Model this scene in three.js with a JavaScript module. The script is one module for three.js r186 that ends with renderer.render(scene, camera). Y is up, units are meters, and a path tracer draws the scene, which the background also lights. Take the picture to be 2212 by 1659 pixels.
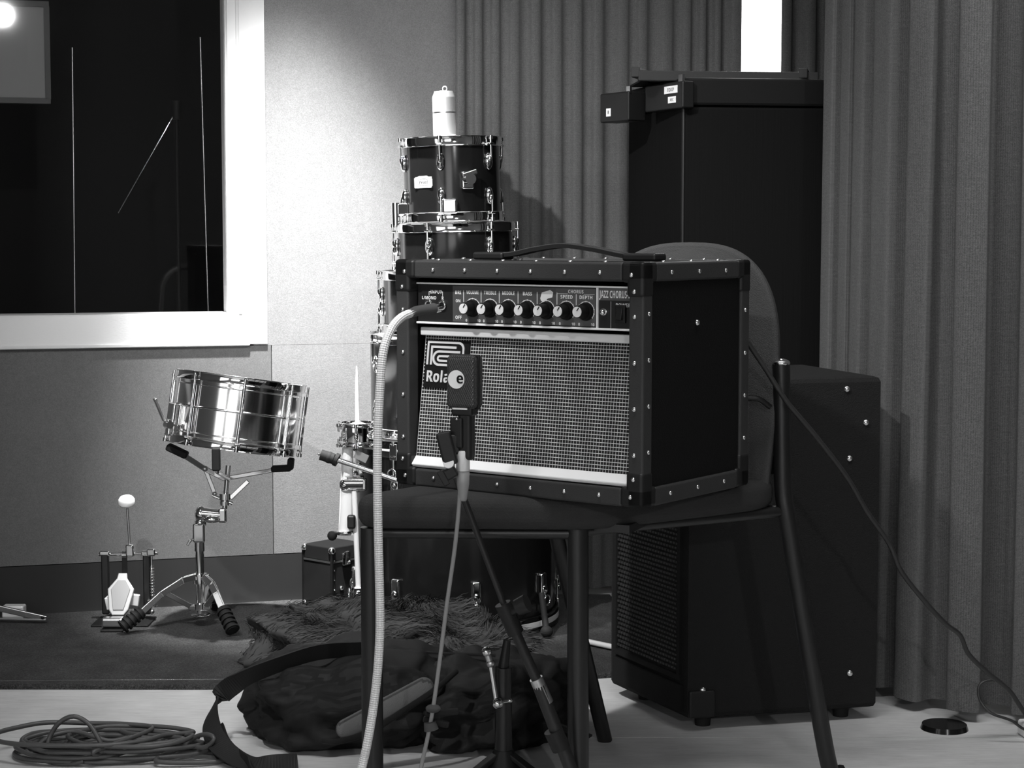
import * as THREE from 'three';
import { RoundedBoxGeometry } from 'three/addons/geometries/RoundedBoxGeometry.js';
import { mergeGeometries } from 'three/addons/utils/BufferGeometryUtils.js';
import { FontLoader } from 'three/addons/loaders/FontLoader.js';
import { TextGeometry } from 'three/addons/geometries/TextGeometry.js';
import { RectAreaLightUniformsLib } from 'three/addons/lights/RectAreaLightUniformsLib.js';
import { ImprovedNoise } from 'three/addons/math/ImprovedNoise.js';
RectAreaLightUniformsLib.init();

// ---------------------------------------------------------------- camera, renderer, exposure
const scene = new THREE.Scene();
scene.background = new THREE.Color(0x000000);
const camera = new THREE.PerspectiveCamera(23.431, 2212 / 1659, 0.05, 60);
camera.position.set(0, 0.9, 0);
camera.rotation.x = -4.709 * Math.PI / 180;
scene.add(camera);
const renderer = new THREE.WebGLRenderer({ antialias: true });
renderer.toneMapping = THREE.LinearToneMapping;
renderer.toneMappingExposure = 1.0;
renderer.shadowMap.enabled = true;
renderer.shadowMap.type = THREE.PCFSoftShadowMap;

// lamps of the room: position, aim, candela, half angle, penumbra (each fitting is built in lampFitting below)
const SPOTS = [
  { p: [-0.55, 2.52, -3.80], t: [-0.40, 0.35, -4.38], I: 125, a: 0.30, pen: 1, label: 'black ceiling spotlight aimed down at the drum corner' },
  { p: [-1.06, 2.5, -1.74], t: [-0.08, 0.5, -4.05], I: 30, a: 0.42, pen: 0.8, label: 'black ceiling spotlight at the left aimed across to the curtains' },
  { p: [1.3, 2.52, -2.5], t: [1.3, 1.45, -3.2], I: 6, a: 0.42, pen: 0.9, label: 'black ceiling spotlight beside the right curtain' },
  { p: [1.2, 2.33, 3.7], t: [-0.4, 1.0, -1], I: 16, a: 0.6, pen: 0.8, label: 'black ceiling spotlight at the far end behind the photographer' },
];
const PANELS = [
  { p: [0.2, 2.66, -2.3], w: 1.5, d: 0.5, I: 13, label: 'long white ceiling light panel above the bare floor' },
];

// ---------------------------------------------------------------- helpers
let seed = 7;
const rnd = () => { seed = (seed * 1664525 + 1013904223) >>> 0; return seed / 4294967296; };
const noise = new ImprovedNoise();
const V = (a, b, c) => Array.isArray(a) ? new THREE.Vector3(...a) : new THREE.Vector3(a, b, c);
const names = {};
function numbered(n) { const k = names[n] = (names[n] === undefined ? 0 : names[n] + 1); return k ? n + '_' + String(k).padStart(3, '0') : n; }
function prep(g) {
  if (g.index) g = g.toNonIndexed();
  for (const k of Object.keys(g.attributes)) if (!['position', 'normal', 'uv'].includes(k)) g.deleteAttribute(k);
  if (!g.attributes.uv) g.setAttribute('uv', new THREE.BufferAttribute(new Float32Array(g.attributes.position.count * 2), 2));
  return g;
}
function merged(gs) { gs = (Array.isArray(gs) ? gs : [gs]).map(prep); return gs.length === 1 ? gs[0] : mergeGeometries(gs); }
function shadows(m) { m.castShadow = true; m.receiveShadow = true; return m; }
function part(name, gs, mat, parent) {
  const m = shadows(new THREE.Mesh(merged(gs), mat)); m.name = name; parent.add(m); return m;
}
function thing(name, label, category, pos = [0, 0, 0], turn = 0, group) {
  const o = new THREE.Group(); o.name = numbered(name); o.position.set(...pos); o.rotation.y = turn;
  o.userData = { label, category }; if (group) o.userData.group = group; scene.add(o); return o;
}
function solo(name, label, category, gs, mat, group) {
  const m = part(numbered(name), gs, mat, scene); m.userData = { label, category }; if (group) m.userData.group = group; return m;
}
function struct(name, gs, mat, label, category) {
  const m = part(name, gs, mat, scene); m.userData = { kind: 'structure', label, category }; return m;
}
function structGroup(name, label, category, pos, turn) {
  const o = new THREE.Group(); o.name = name; o.position.set(...pos); o.rotation.y = turn; o.userData = { kind: 'structure', label, category }; scene.add(o); return o;
}
const move = (g, x, y, z, rx = 0, ry = 0, rz = 0) => { if (rx) g.rotateX(rx); if (ry) g.rotateY(ry); if (rz) g.rotateZ(rz); g.translate(x, y, z); return g; };
const box = (w, h, d, x = 0, y = 0, z = 0, rx = 0, ry = 0, rz = 0) => move(new THREE.BoxGeometry(w, h, d), x, y, z, rx, ry, rz);
const rbox = (w, h, d, r, x = 0, y = 0, z = 0, rx = 0, ry = 0, rz = 0) => move(new RoundedBoxGeometry(w, h, d, 3, Math.min(r, w / 2.01, h / 2.01, d / 2.01)), x, y, z, rx, ry, rz);
const cyl = (r1, r2, h, x = 0, y = 0, z = 0, rx = 0, ry = 0, rz = 0, n = 24) => move(new THREE.CylinderGeometry(r1, r2, h, n), x, y, z, rx, ry, rz);
const ball = (r, x = 0, y = 0, z = 0, sx = 1, sy = 1, sz = 1, n = 16) => { const g = new THREE.SphereGeometry(r, n, Math.max(6, n * 0.6 | 0)); g.scale(sx, sy, sz); g.translate(x, y, z); return g; };
const torus = (R, r, x, y, z, rx = Math.PI / 2, ry = 0, rz = 0, n = 48) => move(new THREE.TorusGeometry(R, r, 10, n), x, y, z, rx, ry, rz);
function bar(a, b, r, r2 = r, n = 16) {                        // round bar from a to b
  a = V(a); b = V(b); const d = b.clone().sub(a), g = new THREE.CylinderGeometry(r2, r, d.length(), n);
  g.applyQuaternion(new THREE.Quaternion().setFromUnitVectors(V(0, 1, 0), d.clone().normalize()));
  g.translate((a.x + b.x) / 2, (a.y + b.y) / 2, (a.z + b.z) / 2); return g;
}
function flatBar(a, b, w, t, up = [0, 0, 1], r = 0.002) {       // bar of section w x t; t lies along up
  a = V(a); b = V(b); const d = b.clone().sub(a), L = d.length(), y = d.normalize();
  const z = V(up).sub(y.clone().multiplyScalar(V(up).dot(y))).normalize(), x = y.clone().cross(z);
  const g = new RoundedBoxGeometry(w, L, t, 2, Math.min(r, t / 2.01, w / 2.01));
  g.applyMatrix4(new THREE.Matrix4().makeBasis(x, y, z)); g.translate((a.x + b.x) / 2, (a.y + b.y) / 2, (a.z + b.z) / 2); return g;
}
const curve = (pts, closed = false, ten = 0.5) => new THREE.CatmullRomCurve3(pts.map(p => V(p)), closed, 'catmullrom', ten);
const tube = (pts, r, n = 120, closed = false, rs = 10) => new THREE.TubeGeometry(curve(pts, closed), n, r, rs, closed);
const lathe = (prof, n = 48) => new THREE.LatheGeometry(prof.map(p => new THREE.Vector2(...p)), n);
function ribbon(pts, w, t, side, n = 80) {                      // strap: section w (along side) x t swept along pts
  const c = curve(pts), pos = [], idx = [];
  for (let i = 0; i <= n; i++) {
    const u = i / n, p = c.getPointAt(u), T = c.getTangentAt(u), S = (typeof side === 'function' ? side(u) : V(side)).clone();
    S.sub(T.clone().multiplyScalar(S.dot(T))).normalize(); const N = T.clone().cross(S);
    for (const [a, b] of [[-1, -1], [1, -1], [1, 1], [-1, 1]]) pos.push(...p.clone().addScaledVector(S, a * w / 2).addScaledVector(N, b * t / 2).toArray());
    if (i) for (let k = 0; k < 4; k++) { const A = (i - 1) * 4 + k, B = (i - 1) * 4 + (k + 1) % 4; idx.push(A, B, A + 4, B, B + 4, A + 4); }
  }
  const e = n * 4; idx.push(0, 2, 1, 0, 3, 2, e, e + 1, e + 2, e, e + 2, e + 3);
  let g = new THREE.BufferGeometry(); g.setAttribute('position', new THREE.Float32BufferAttribute(pos, 3)); g.setIndex(idx); g = g.toNonIndexed(); g.computeVertexNormals(); return g;
}
function shape(pts, holes = []) { const s = new THREE.Shape(pts.map(p => new THREE.Vector2(...p))); for (const h of holes) s.holes.push(new THREE.Path(h.map(p => new THREE.Vector2(...p)))); return s; }
function extr(s, depth, bevel = 0, seg = 2, cs = 12) { return new THREE.ExtrudeGeometry(s, { depth, bevelEnabled: bevel > 0, bevelSize: bevel, bevelThickness: bevel, bevelSegments: seg, curveSegments: cs }); }
function stroke(pts, w, depth) {                               // flat lettering stroke with mitred joints
  const L = [], R = [];
  for (let i = 0; i < pts.length; i++) {
    const p = new THREE.Vector2(...pts[i]), a = i ? new THREE.Vector2(...pts[i - 1]) : null, b = i < pts.length - 1 ? new THREE.Vector2(...pts[i + 1]) : null;
    const d1 = a ? p.clone().sub(a).normalize() : null, d2 = b ? b.clone().sub(p).normalize() : null;
    const t = (d1 && d2 ? d1.clone().add(d2) : (d1 || d2).clone()).normalize(), n = new THREE.Vector2(-t.y, t.x), k = d1 && d2 ? 1 / Math.max(0.4, t.dot(d1)) : 1;
    L.push(p.clone().addScaledVector(n, w / 2 * k)); R.unshift(p.clone().addScaledVector(n, -w / 2 * k));
  }
  return extr(new THREE.Shape([...L, ...R]), depth, 0);
}
function metreUV(g) {                                          // uv in metres by the dominant direction of each face
  g = prep(g); const p = g.attributes.position, n = g.attributes.normal, uv = g.attributes.uv;
  for (let i = 0; i < p.count; i++) {
    const ax = Math.abs(n.getX(i)), ay = Math.abs(n.getY(i)), az = Math.abs(n.getZ(i));
    if (ay >= ax && ay >= az) uv.setXY(i, p.getX(i), p.getZ(i)); else if (ax > az) uv.setXY(i, p.getZ(i), p.getY(i)); else uv.setXY(i, p.getX(i), p.getY(i));
  }
  return g;
}
// ---------------------------------------------------------------- textures and materials (black and white picture: neutral greys)
function grayTex(n, f, srgb = false, rep = 1) {
  const d = new Uint8Array(n * n * 4);
  for (let y = 0; y < n; y++) for (let x = 0; x < n; x++) { const v = Math.max(0, Math.min(255, f(x / n, y / n) * 255)), i = (y * n + x) * 4; d[i] = d[i + 1] = d[i + 2] = v; d[i + 3] = 255; }
  const t = new THREE.DataTexture(d, n, n); t.magFilter = THREE.LinearFilter; t.minFilter = THREE.LinearMipmapLinearFilter; t.generateMipmaps = true;
  t.wrapS = t.wrapT = THREE.RepeatWrapping; t.repeat.set(rep, rep); if (srgb) t.colorSpace = THREE.SRGBColorSpace; t.needsUpdate = true; return t;
}
// tileable value noise
function tile(per, s) { const r = []; let q = s; for (let i = 0; i < per * per; i++) { q = (q * 1664525 + 1013904223) >>> 0; r.push(q / 4294967296); }
  return (u, v) => { const x = u * per, y = v * per, xi = Math.floor(x), yi = Math.floor(y); let fx = x - xi, fy = y - yi; fx = fx * fx * (3 - 2 * fx); fy = fy * fy * (3 - 2 * fy);
    const g = (a, b) => r[((b % per) + per) % per * per + ((a % per) + per) % per];
    return (g(xi, yi) * (1 - fx) + g(xi + 1, yi) * fx) * (1 - fy) + (g(xi, yi + 1) * (1 - fx) + g(xi + 1, yi + 1) * fx) * fy; }; }
const n8 = tile(8, 3), n32 = tile(32, 5), n128 = tile(128, 9), n256 = tile(256, 11);
const grainT = grayTex(512, (u, v) => 0.25 + 0.5 * n256(u, v) + 0.25 * n128(u, v));
const fabricT = grayTex(512, (u, v) => 0.5 + 0.25 * Math.sin(u * 6.2832 * 128) * Math.sin(v * 6.2832 * 128) + 0.3 * (n256(u, v) - 0.5));
const weaveCol = grayTex(512, (u, v) => 0.78 + 0.05 * Math.sin(u * 6.2832 * 64) + 0.05 * Math.sin(v * 6.2832 * 64) + 0.3 * (n256(u, v) - 0.5) + 0.04 * (n32(u, v) - 0.5), true);
const mottle = grayTex(512, (u, v) => 0.9 + 0.16 * (n256(u, v) - 0.5) + 0.03 * (n32(u, v) - 0.5) + 0.02 * (n8(u, v) - 0.5), true);
const carpetC = grayTex(512, (u, v) => 0.62 + 0.5 * (n256(u, v) - 0.5) + 0.25 * (n128(u, v) - 0.5) + 0.2 * (n8(u, v) - 0.5), true);
const floorC = grayTex(1024, (u, v) => 0.9 + 0.1 * (tileStretch(u, v) - 0.5) + 0.05 * (n32(u, v) - 0.5) + 0.04 * (n8(u, v) - 0.5), true);
function tileStretch(u, v) { return 0.6 * n32(u * 1, v * 8) + 0.4 * n128(u * 1, v * 4); }
const brushT = grayTex(512, (u, v) => 0.5 + 0.5 * (n128(u * 0.03125, v * 2) - 0.5) + 0.3 * (n32(u * 0.0625, v * 8) - 0.5));
const woodT = grayTex(512, (u, v) => 0.5 + 0.5 * (n128(u * 2, v * 0.03125) - 0.5) + 0.3 * (n32(u * 8, v * 0.0625) - 0.5));
const at = (t, r) => { const c = t.clone(); c.repeat.set(r, r); c.needsUpdate = true; return c; };
const mat = (c, rough = 0.6, metal = 0, o = {}) => { const m = o.phys ? new THREE.MeshPhysicalMaterial() : new THREE.MeshStandardMaterial(); delete o.phys; m.color.setRGB(c, c, c); m.roughness = rough; m.metalness = metal; Object.assign(m, o); return m; };
const M = {
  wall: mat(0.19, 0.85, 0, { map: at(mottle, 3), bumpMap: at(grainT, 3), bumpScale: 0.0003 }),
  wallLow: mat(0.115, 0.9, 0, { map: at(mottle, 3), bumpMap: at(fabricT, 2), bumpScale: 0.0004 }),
  plain: mat(0.10, 0.9),
  white: mat(0.60, 0.45, 0, { bumpMap: at(grainT, 2), bumpScale: 0.0003 }),
  base: mat(0.02, 0.7, 0, { phys: 1, specularIntensity: 0.4 }), floor: mat(0.72, 0.42, 0, { map: at(floorC, 0.8) }), seam: mat(0.12, 0.9),
  carpet: mat(0.075, 0.98, 0, { map: at(carpetC, 3), bumpMap: at(grainT, 4), bumpScale: 0.003 }),
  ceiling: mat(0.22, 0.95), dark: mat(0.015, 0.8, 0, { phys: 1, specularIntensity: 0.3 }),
  curtain: mat(0.165, 0.95, 0, { map: at(weaveCol, 6), bumpMap: at(fabricT, 5), bumpScale: 0.0008 }),
  tolex: mat(0.005, 0.85, 0, { phys: 1, specularIntensity: 0.3, bumpMap: at(grainT, 6), bumpScale: 0.0007 }),
  trim: mat(0.035, 0.5, 0, { phys: 1, specularIntensity: 0.6, bumpMap: at(grainT, 8), bumpScale: 0.0003 }),
  black: mat(0.006, 0.55, 0, { phys: 1, specularIntensity: 0.4 }), blackGloss: mat(0.007, 0.16, 0, { phys: 1, specularIntensity: 0.8 }),
  blackSatin: mat(0.01, 0.35), rubber: mat(0.013, 0.75, 0, { phys: 1, specularIntensity: 0.5 }),
  chrome: mat(0.82, 0.07, 1), chromeBrushed: mat(0.75, 0.22, 1), steel: mat(0.55, 0.3, 1), alu: mat(0.85, 0.38, 0.4, { bumpMap: at(brushT, 6), bumpScale: 0.0002 }),
  silver: mat(0.8, 0.38, 0.35), head: mat(0.6, 0.5), printWhite: mat(0.85, 0.5), pale: mat(0.7, 0.5),
  fabric: mat(0.035, 0.95, 0, { phys: 1, specularIntensity: 0.3, bumpMap: at(fabricT, 4), bumpScale: 0.0012 }), seatBack: mat(0.055, 0.9, 0, { phys: 1, specularIntensity: 0.4, bumpMap: at(fabricT, 3), bumpScale: 0.0016 }),
  nylon: mat(0.012, 0.65, 0, { phys: 1, specularIntensity: 0.4, bumpMap: at(fabricT, 8), bumpScale: 0.0005 }), webbing: mat(0.02, 0.6, 0, { phys: 1, specularIntensity: 0.4, bumpMap: at(fabricT, 6), bumpScale: 0.0008 }), padGrey: mat(0.10, 0.8, 0, { bumpMap: at(grainT, 6), bumpScale: 0.001 }),
  fur: mat(0.035, 0.85), cableWhite: mat(0.72, 0.55), cableGrey: mat(0.07, 0.45), cableBlack: mat(0.025, 0.45), cableMid: mat(0.25, 0.4),
  cabSide: mat(0.014, 0.85, 0, { phys: 1, specularIntensity: 0.35, bumpMap: at(grainT, 5), bumpScale: 0.0012 }), grilleMetal: mat(0.04, 0.45, 0.3), wood: mat(0.004, 0.75, 0, { phys: 1, specularIntensity: 0.25, bumpMap: at(woodT, 2), bumpScale: 0.0003 }),
  glass: new THREE.MeshPhysicalMaterial({ color: 0xffffff, transmission: 1, thickness: 0, roughness: 0.02, ior: 1.5 }),
  felt: mat(0.75, 0.9), plastic: mat(0.012, 0.42, 0, { phys: 1, specularIntensity: 0.6 }),
};
const font = await new FontLoader().loadAsync('fonts/droid/droid_sans_bold.typeface.json');

// ---------------------------------------------------------------- the room
const WA = [-1.195, 0, -4.261], WT = 15.83 * Math.PI / 180;      // foot and turn of the back wall
const fl = structGroup('floor', 'pale vinyl floor in wide sheets with thin seams', 'floor', [0, 0, 0], 0);
part('subfloor', box(7, 0.1, 11, 0.2, -0.055, -0.6), M.seam, fl);
for (const [z0, z1] of [[-6, -3.242], [-3.24, -1.24], [-1.238, 0.8], [0.802, 4.9]]) for (const [x0, x1] of [[-3.2, 3.6]])
  part('vinyl_sheet', metreUV(box(x1 - x0, 0.005, z1 - z0, (x0 + x1) / 2, -0.0025, (z0 + z1) / 2)), M.floor, fl);
struct('ceiling', box(7, 0.1, 11, 0.2, 2.75, -0.6), M.ceiling, 'plain ceiling of the rehearsal room', 'ceiling');
struct('wall_left', box(0.1, 2.8, 9.6, -2.45, 1.35, 0.2), M.plain, 'grey side wall left of the photographer', 'wall');
struct('wall_right', box(0.1, 2.8, 9.9, 1.75, 1.35, 0), M.plain, 'grey side wall behind the right curtain', 'wall');
struct('wall_front', box(4.4, 2.8, 0.1, -0.35, 1.35, 4.85), M.plain, 'grey wall behind the photographer', 'wall');
const wb = structGroup('wall_back', 'grey studio wall of panels around the control room window', 'wall', WA, WT);
const wp = (name, s0, s1, y0, y1, m, n0 = 0, th = 0.14) => part(name, metreUV(box(s1 - s0, y1 - y0, th, (s0 + s1) / 2, (y0 + y1) / 2, n0 - th / 2)), m, wb);
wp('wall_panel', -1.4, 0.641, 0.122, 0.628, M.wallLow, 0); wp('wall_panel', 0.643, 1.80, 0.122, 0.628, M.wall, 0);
wp('wall_panel', 0.6, 1.80, 0.6285, 2.72, M.wall, 0); wp('wall_panel', -1.4, 0.6, 2.05, 2.72, M.wall, 0); wp('wall_panel', -1.4, -0.95, 0.6285, 2.05, M.wall, 0);
wp('wall_panel', 1.80, 2.06, 0.122, 0.9, M.wall, 0); wp('wall_panel', 1.80, 2.06, 2.3, 2.72, M.wall, 0); wp('wall_panel', 2.06, 3.2, 0.122, 2.72, M.wall, 0);
wp('wall_core', -1.4, 3.2, 0, 0.14, M.dark, -0.03, 0.1);
const bb = structGroup('baseboard_back', 'black baseboard along the foot of the back wall', 'baseboard', WA, WT);
part('baseboard', box(4.6, 0.12, 0.02, 0.9, 0.06, -0.01), M.base, bb);
// control room window
const w1 = structGroup('window_1', 'control room window with a wide white frame and dark glass', 'window', WA, WT);
part('window_frame', [box(0.088, 1.5, 0.03, 0.588, 1.382, -0.009), box(1.7, 0.072, 0.03, -0.26, 0.668, -0.0089), box(1.7, 0.09, 0.03, -0.26, 2.09, -0.009)], M.white, w1);
part('window_bead', [rbox(0.02, 1.34, 0.03, 0.004, 0.549, 1.373, -0.016), rbox(0.008, 1.34, 0.012, 0.002, 0.568, 1.373, 0.003)], M.white, w1);
part('window_reveal', [box(1.6, 0.012, 0.12, -0.26, 0.7, -0.06), box(0.012, 1.34, 0.12, 0.55, 1.37, -0.06)], M.white, w1);
part('window_sill', rbox(1.7, 0.010, 0.05, 0.003, -0.26, 0.633, -0.015), M.white, w1);
part('pane', box(1.52, 1.36, 0.006, -0.21, 1.37, -0.02), M.glass, w1);
// control room behind the glass
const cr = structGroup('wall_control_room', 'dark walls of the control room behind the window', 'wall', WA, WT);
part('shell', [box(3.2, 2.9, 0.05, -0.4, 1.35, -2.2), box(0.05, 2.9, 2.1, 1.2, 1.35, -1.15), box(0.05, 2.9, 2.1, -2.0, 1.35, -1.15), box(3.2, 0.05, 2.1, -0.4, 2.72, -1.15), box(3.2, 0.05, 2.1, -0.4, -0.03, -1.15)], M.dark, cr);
const inWall = (s, y, n) => { const c = Math.cos(WT), q = Math.sin(WT); return [WA[0] + s * c + n * q, y, WA[2] - s * q + n * c]; };
solo('metal_pole', 'thin upright metal pole seen through the control room window', 'pole', bar(inWall(0.2, 0, -0.5), inWall(0.213, 1.37, -0.5), 0.0025), M.steel);
solo('metal_pole', 'second upright pole near the right edge of the window glass', 'pole', bar(inWall(0.555, 0, -0.45), inWall(0.533, 1.4, -0.45), 0.003), M.steel);
{ const t = thing('boom_stand', 'dark boom stand with a bright slanting arm behind the window', 'stand');
  part('boom_arm', bar(inWall(0.331, 0.949, -0.65), inWall(0.488, 1.222, -0.65), 0.0024), M.chrome, t);
  part('pole', bar(inWall(0.49, 0, -0.66), inWall(0.49, 1.23, -0.66), 0.007), M.black, t); part('clutch', bar(inWall(0.49, 1.2, -0.655), inWall(0.49, 1.25, -0.655), 0.014), M.black, t);
  part('base', bar(inWall(0.49, 0, -0.66), inWall(0.49, 0.02, -0.66), 0.12), M.black, t); }
{ const t = thing('wall_board', 'pale board on the control room wall at the left edge', 'board', inWall(-0.06, 1.365, -0.62), WT);
  part('board', rbox(0.42, 0.24, 0.02, 0.004, 0, 0, 0), mat(0.22, 0.7), t); part('board_frame', [box(0.44, 0.014, 0.03, 0, -0.125, 0), box(0.44, 0.014, 0.03, 0, 0.125, 0), box(0.014, 0.24, 0.03, 0.214, 0, 0), box(0.014, 0.24, 0.03, -0.214, 0, 0)], M.plain, t); }
// bright narrow window behind the parted curtains
const w2 = structGroup('window_2', 'bright narrow window showing between the parted curtains', 'window', WA, WT);
part('pane', box(0.26, 1.4, 0.01, 1.93, 1.6, -0.1), mat(0.8, 0.5, 0, { emissive: new THREE.Color(1, 1, 1), emissiveIntensity: 6 }), w2);
part('window_frame', [box(0.02, 1.46, 0.14, 1.80, 1.6, -0.068), box(0.02, 1.46, 0.14, 2.06, 1.6, -0.068), box(0.26, 0.03, 0.14, 1.93, 0.9, -0.068), box(0.26, 0.03, 0.14, 1.93, 2.29, -0.068)], M.white, w2);
{ const t = thing('ceiling_panel', 'dim ceiling panel inside the control room', 'lamp', inWall(-1.1, 2.6, -0.9));
  part('panel_frame', rbox(0.5, 0.04, 0.5, 0.005, 0, 0.012, 0), M.white, t); part('diffuser', box(0.44, 0.004, 0.44, 0, -0.012, 0), mat(0.8, 0.5, 0, { emissive: new THREE.Color(1, 1, 1), emissiveIntensity: 0.5 }), t);
  const q = inWall(-1.1, 2.57, -0.9), l = new THREE.RectAreaLight(0xffffff, 3, 0.44, 0.44); l.position.set(...q); l.lookAt(q[0], 0, q[2]); scene.add(l); }
for (const [nm, lab, p, turn, w, L] of [['window_3', 'long bright window in the side wall left of the photographer', [-2.4, 1.3, 0.9], Math.PI / 2, 3.6, 0.8], ['window_4', 'wide bright window in the wall behind the photographer', [-1.0, 1.3, 4.8], Math.PI, 2.2, 2.0]]) {
  const g = structGroup(nm, lab, 'window', p, turn);
  part('pane', box(w, 1.6, 0.01, 0, 0, 0.006), mat(0.8, 0.5, 0, { emissive: new THREE.Color(1, 1, 1), emissiveIntensity: L }), g);
  part('window_frame', [box(0.06, 1.72, 0.03, -w / 2 - 0.03, 0, 0.015), box(0.06, 1.72, 0.03, w / 2 + 0.03, 0, 0.015), box(w, 0.06, 0.03, 0, 0.83, 0.0151), box(w, 0.06, 0.03, 0, -0.83, 0.0151)], M.white, g);
  const l = new THREE.RectAreaLight(0xffffff, L, w, 1.6); l.position.set(p[0] + Math.sin(turn) * 0.03, p[1], p[2] + Math.cos(turn) * 0.03); l.lookAt(p[0] + Math.sin(turn), p[1], p[2] + Math.cos(turn)); scene.add(l);
}
{ const l = new THREE.RectAreaLight(0xffffff, 8, 0.16, 1.3); l.position.set(...inWall(1.96, 1.6, -0.085)); l.lookAt(...inWall(1.96, 1.6, 1)); scene.add(l); }

// lamps
function lampFitting(o) {
  const t = thing('ceiling_spotlight', o.label, 'lamp'), p = V(o.p), d = V(o.t).sub(p).normalize();
  const end = p.clone().addScaledVector(d, 0.06), back = p.clone().addScaledVector(d, -0.09);
  part('housing', [bar(back.toArray(), end.toArray(), 0.045, 0.055, 28)].map(g => g), M.black, t);
  part('bracket', bar(back.toArray(), [back.x, 2.7, back.z], 0.012), M.black, t);
  part('lens', bar(end.toArray(), end.clone().addScaledVector(d, 0.004).toArray(), 0.045, 0.045, 28), mat(0.8, 0.4, 0, { emissive: new THREE.Color(1, 1, 1), emissiveIntensity: 25 }), t);
  const l = new THREE.SpotLight(0xffffff, o.I, 0, o.a, o.pen, 2); l.position.copy(end.clone().addScaledVector(d, 0.02)); l.target.position.set(...o.t); l.castShadow = true; l.shadow.radius = 2.2; l.shadow.mapSize.set(1024, 1024);
  scene.add(l); scene.add(l.target);
}
SPOTS.forEach(lampFitting);
for (const o of PANELS) {
  const t = thing('ceiling_panel', o.label, 'lamp', o.p);
  part('panel_frame', rbox(o.w + 0.06, 0.05, o.d + 0.06, 0.006, 0, 0.012, 0), M.white, t);
  part('diffuser', box(o.w, 0.006, o.d, 0, -0.016, 0), mat(0.8, 0.5, 0, { emissive: new THREE.Color(1, 1, 1), emissiveIntensity: 3 }), t);
  const l = new THREE.RectAreaLight(0xffffff, o.I, o.w, o.d); l.position.set(o.p[0], o.p[1] - 0.03, o.p[2]); l.lookAt(o.p[0], 0, o.p[2]); scene.add(l);
}

// rug in front of the back wall
{ const t = thing('carpet', 'dark grey carpet under the drums with a bright metal edging', 'carpet');
  const s = shape([[-2.38, 3.60], [-0.6, 3.588], [0.1, 3.66], [0.33, 3.72], [0.24, 4.5], [-0.3, 4.5], [-1.19, 4.24], [-2.38, 3.9]]);
  const g = extr(s, 0.008, 0.002, 1); g.rotateX(-Math.PI / 2); part('pile', metreUV(g), M.carpet, t);
  part('edging', bar([-2.36, 0.006, -3.584], [0.1, 0.006, -3.648], 0.005), M.chromeBrushed, t); }

// ---------------------------------------------------------------- curtains
function curtain(label, pts, pitchF, ampF, over, sd, flat = 0, y1 = 2.62) {
  const ease = (a, u) => { if (!Array.isArray(a)) return a; const k = Math.min(a.length - 1.0001, u * (a.length - 1)), i = Math.floor(k); return a[i] + (a[i + 1] - a[i]) * (k - i); };
  const c = new THREE.CatmullRomCurve3(pts.map(p => V(p[0], 0, p[1])), false, 'catmullrom', 0.5), L = c.getLength(), n = Math.ceil(L / 0.004), ny = 14, th = 0.004, y0 = 0.02;
  seed = sd; const ph = [0]; const jit = []; for (let i = 0; i < 80; i++) jit.push(rnd());
  let acc = 0; for (let i = 1; i <= n; i++) { const pitch = ease(pitchF, i / n); acc += L / n / pitch; const k = Math.floor(acc), f = acc - k; const j = jit[k % 80] * (1 - f) + jit[(k + 1) % 80] * f; ph.push(ph[i - 1] + (L / n) * 2 * Math.PI / (pitch * (0.6 + 0.85 * j))); }
  const P = [], uv = [];
  for (let j = 0; j <= ny; j++) { const y = y0 + (y1 - y0) * j / ny;
    for (let i = 0; i <= n; i++) { const u = i / n, p = c.getPointAt(u), T = c.getTangentAt(u), N = V(T.z, 0, -T.x).negate(), amp = ease(ampF, u);
      const w = ph[i] + 0.5 * noise.noise(u * 7 * L, y * 0.5, sd) + 0.25 * Math.sin(y * 0.9 + sd + u * 5), a = amp * (0.8 + 0.5 * noise.noise(u * 9 * L, 3.3, sd)) * (0.75 + 0.25 * (1 - y / 2.6));
      const g = flat ? Math.tanh(flat * (Math.sin(w) + 0.3)) : Math.sin(w) + 0.12 * Math.sin(2 * w + 0.9); const lat = -ease(pitchF, u) * over * Math.sin(2 * w);
      p.addScaledVector(N, a * g).addScaledVector(T, lat); P.push([p.x, y, p.z, N.x, N.z]); uv.push([u * L * 1.4, y]); } }
  const pos = [], uvs = [], idx = [], R = n + 1, C = R * (ny + 1);
  for (const side of [0, 1]) for (let q = 0; q < C; q++) { const [x, y, z, a, b] = P[q]; pos.push(x - side * a * th, y, z - side * b * th); uvs.push(...uv[q]); }
  for (let j = 0; j < ny; j++) for (let i = 0; i < n; i++) { const A = j * R + i, B = A + 1, D = A + R, E = D + 1; idx.push(A, B, D, B, E, D, C + A, C + D, C + B, C + B, C + D, C + E); }
  for (let j = 0; j < ny; j++) for (const i of [0, n]) { const A = j * R + i, D = A + R; idx.push(A, D, C + A, D, C + D, C + A); }
  for (let i = 0; i < n; i++) { const A = i, B = i + 1; idx.push(A, C + A, B, B, C + A, C + B); }
  const g = new THREE.BufferGeometry(); g.setAttribute('position', new THREE.Float32BufferAttribute(pos, 3)); g.setAttribute('uv', new THREE.Float32BufferAttribute(uvs, 2)); g.setIndex(idx); g.computeVertexNormals();
  return solo('curtain', label, 'curtain', g, M.curtain, 'grey pleated curtains');
}
curtain('pleated grey curtain hanging behind the stacked toms', [[-0.135, -4.49], [0.1, -4.52], [0.35, -4.56], [0.562, -4.61]], 0.055, 0.0105, 0.03, 21);
curtain('pleated grey curtain on the back wall right of the bright window', [[0.668, -4.64], [0.8, -4.69], [0.95, -4.73], [1.2, -4.79]], 0.06, 0.016, 0.05, 27);
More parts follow.
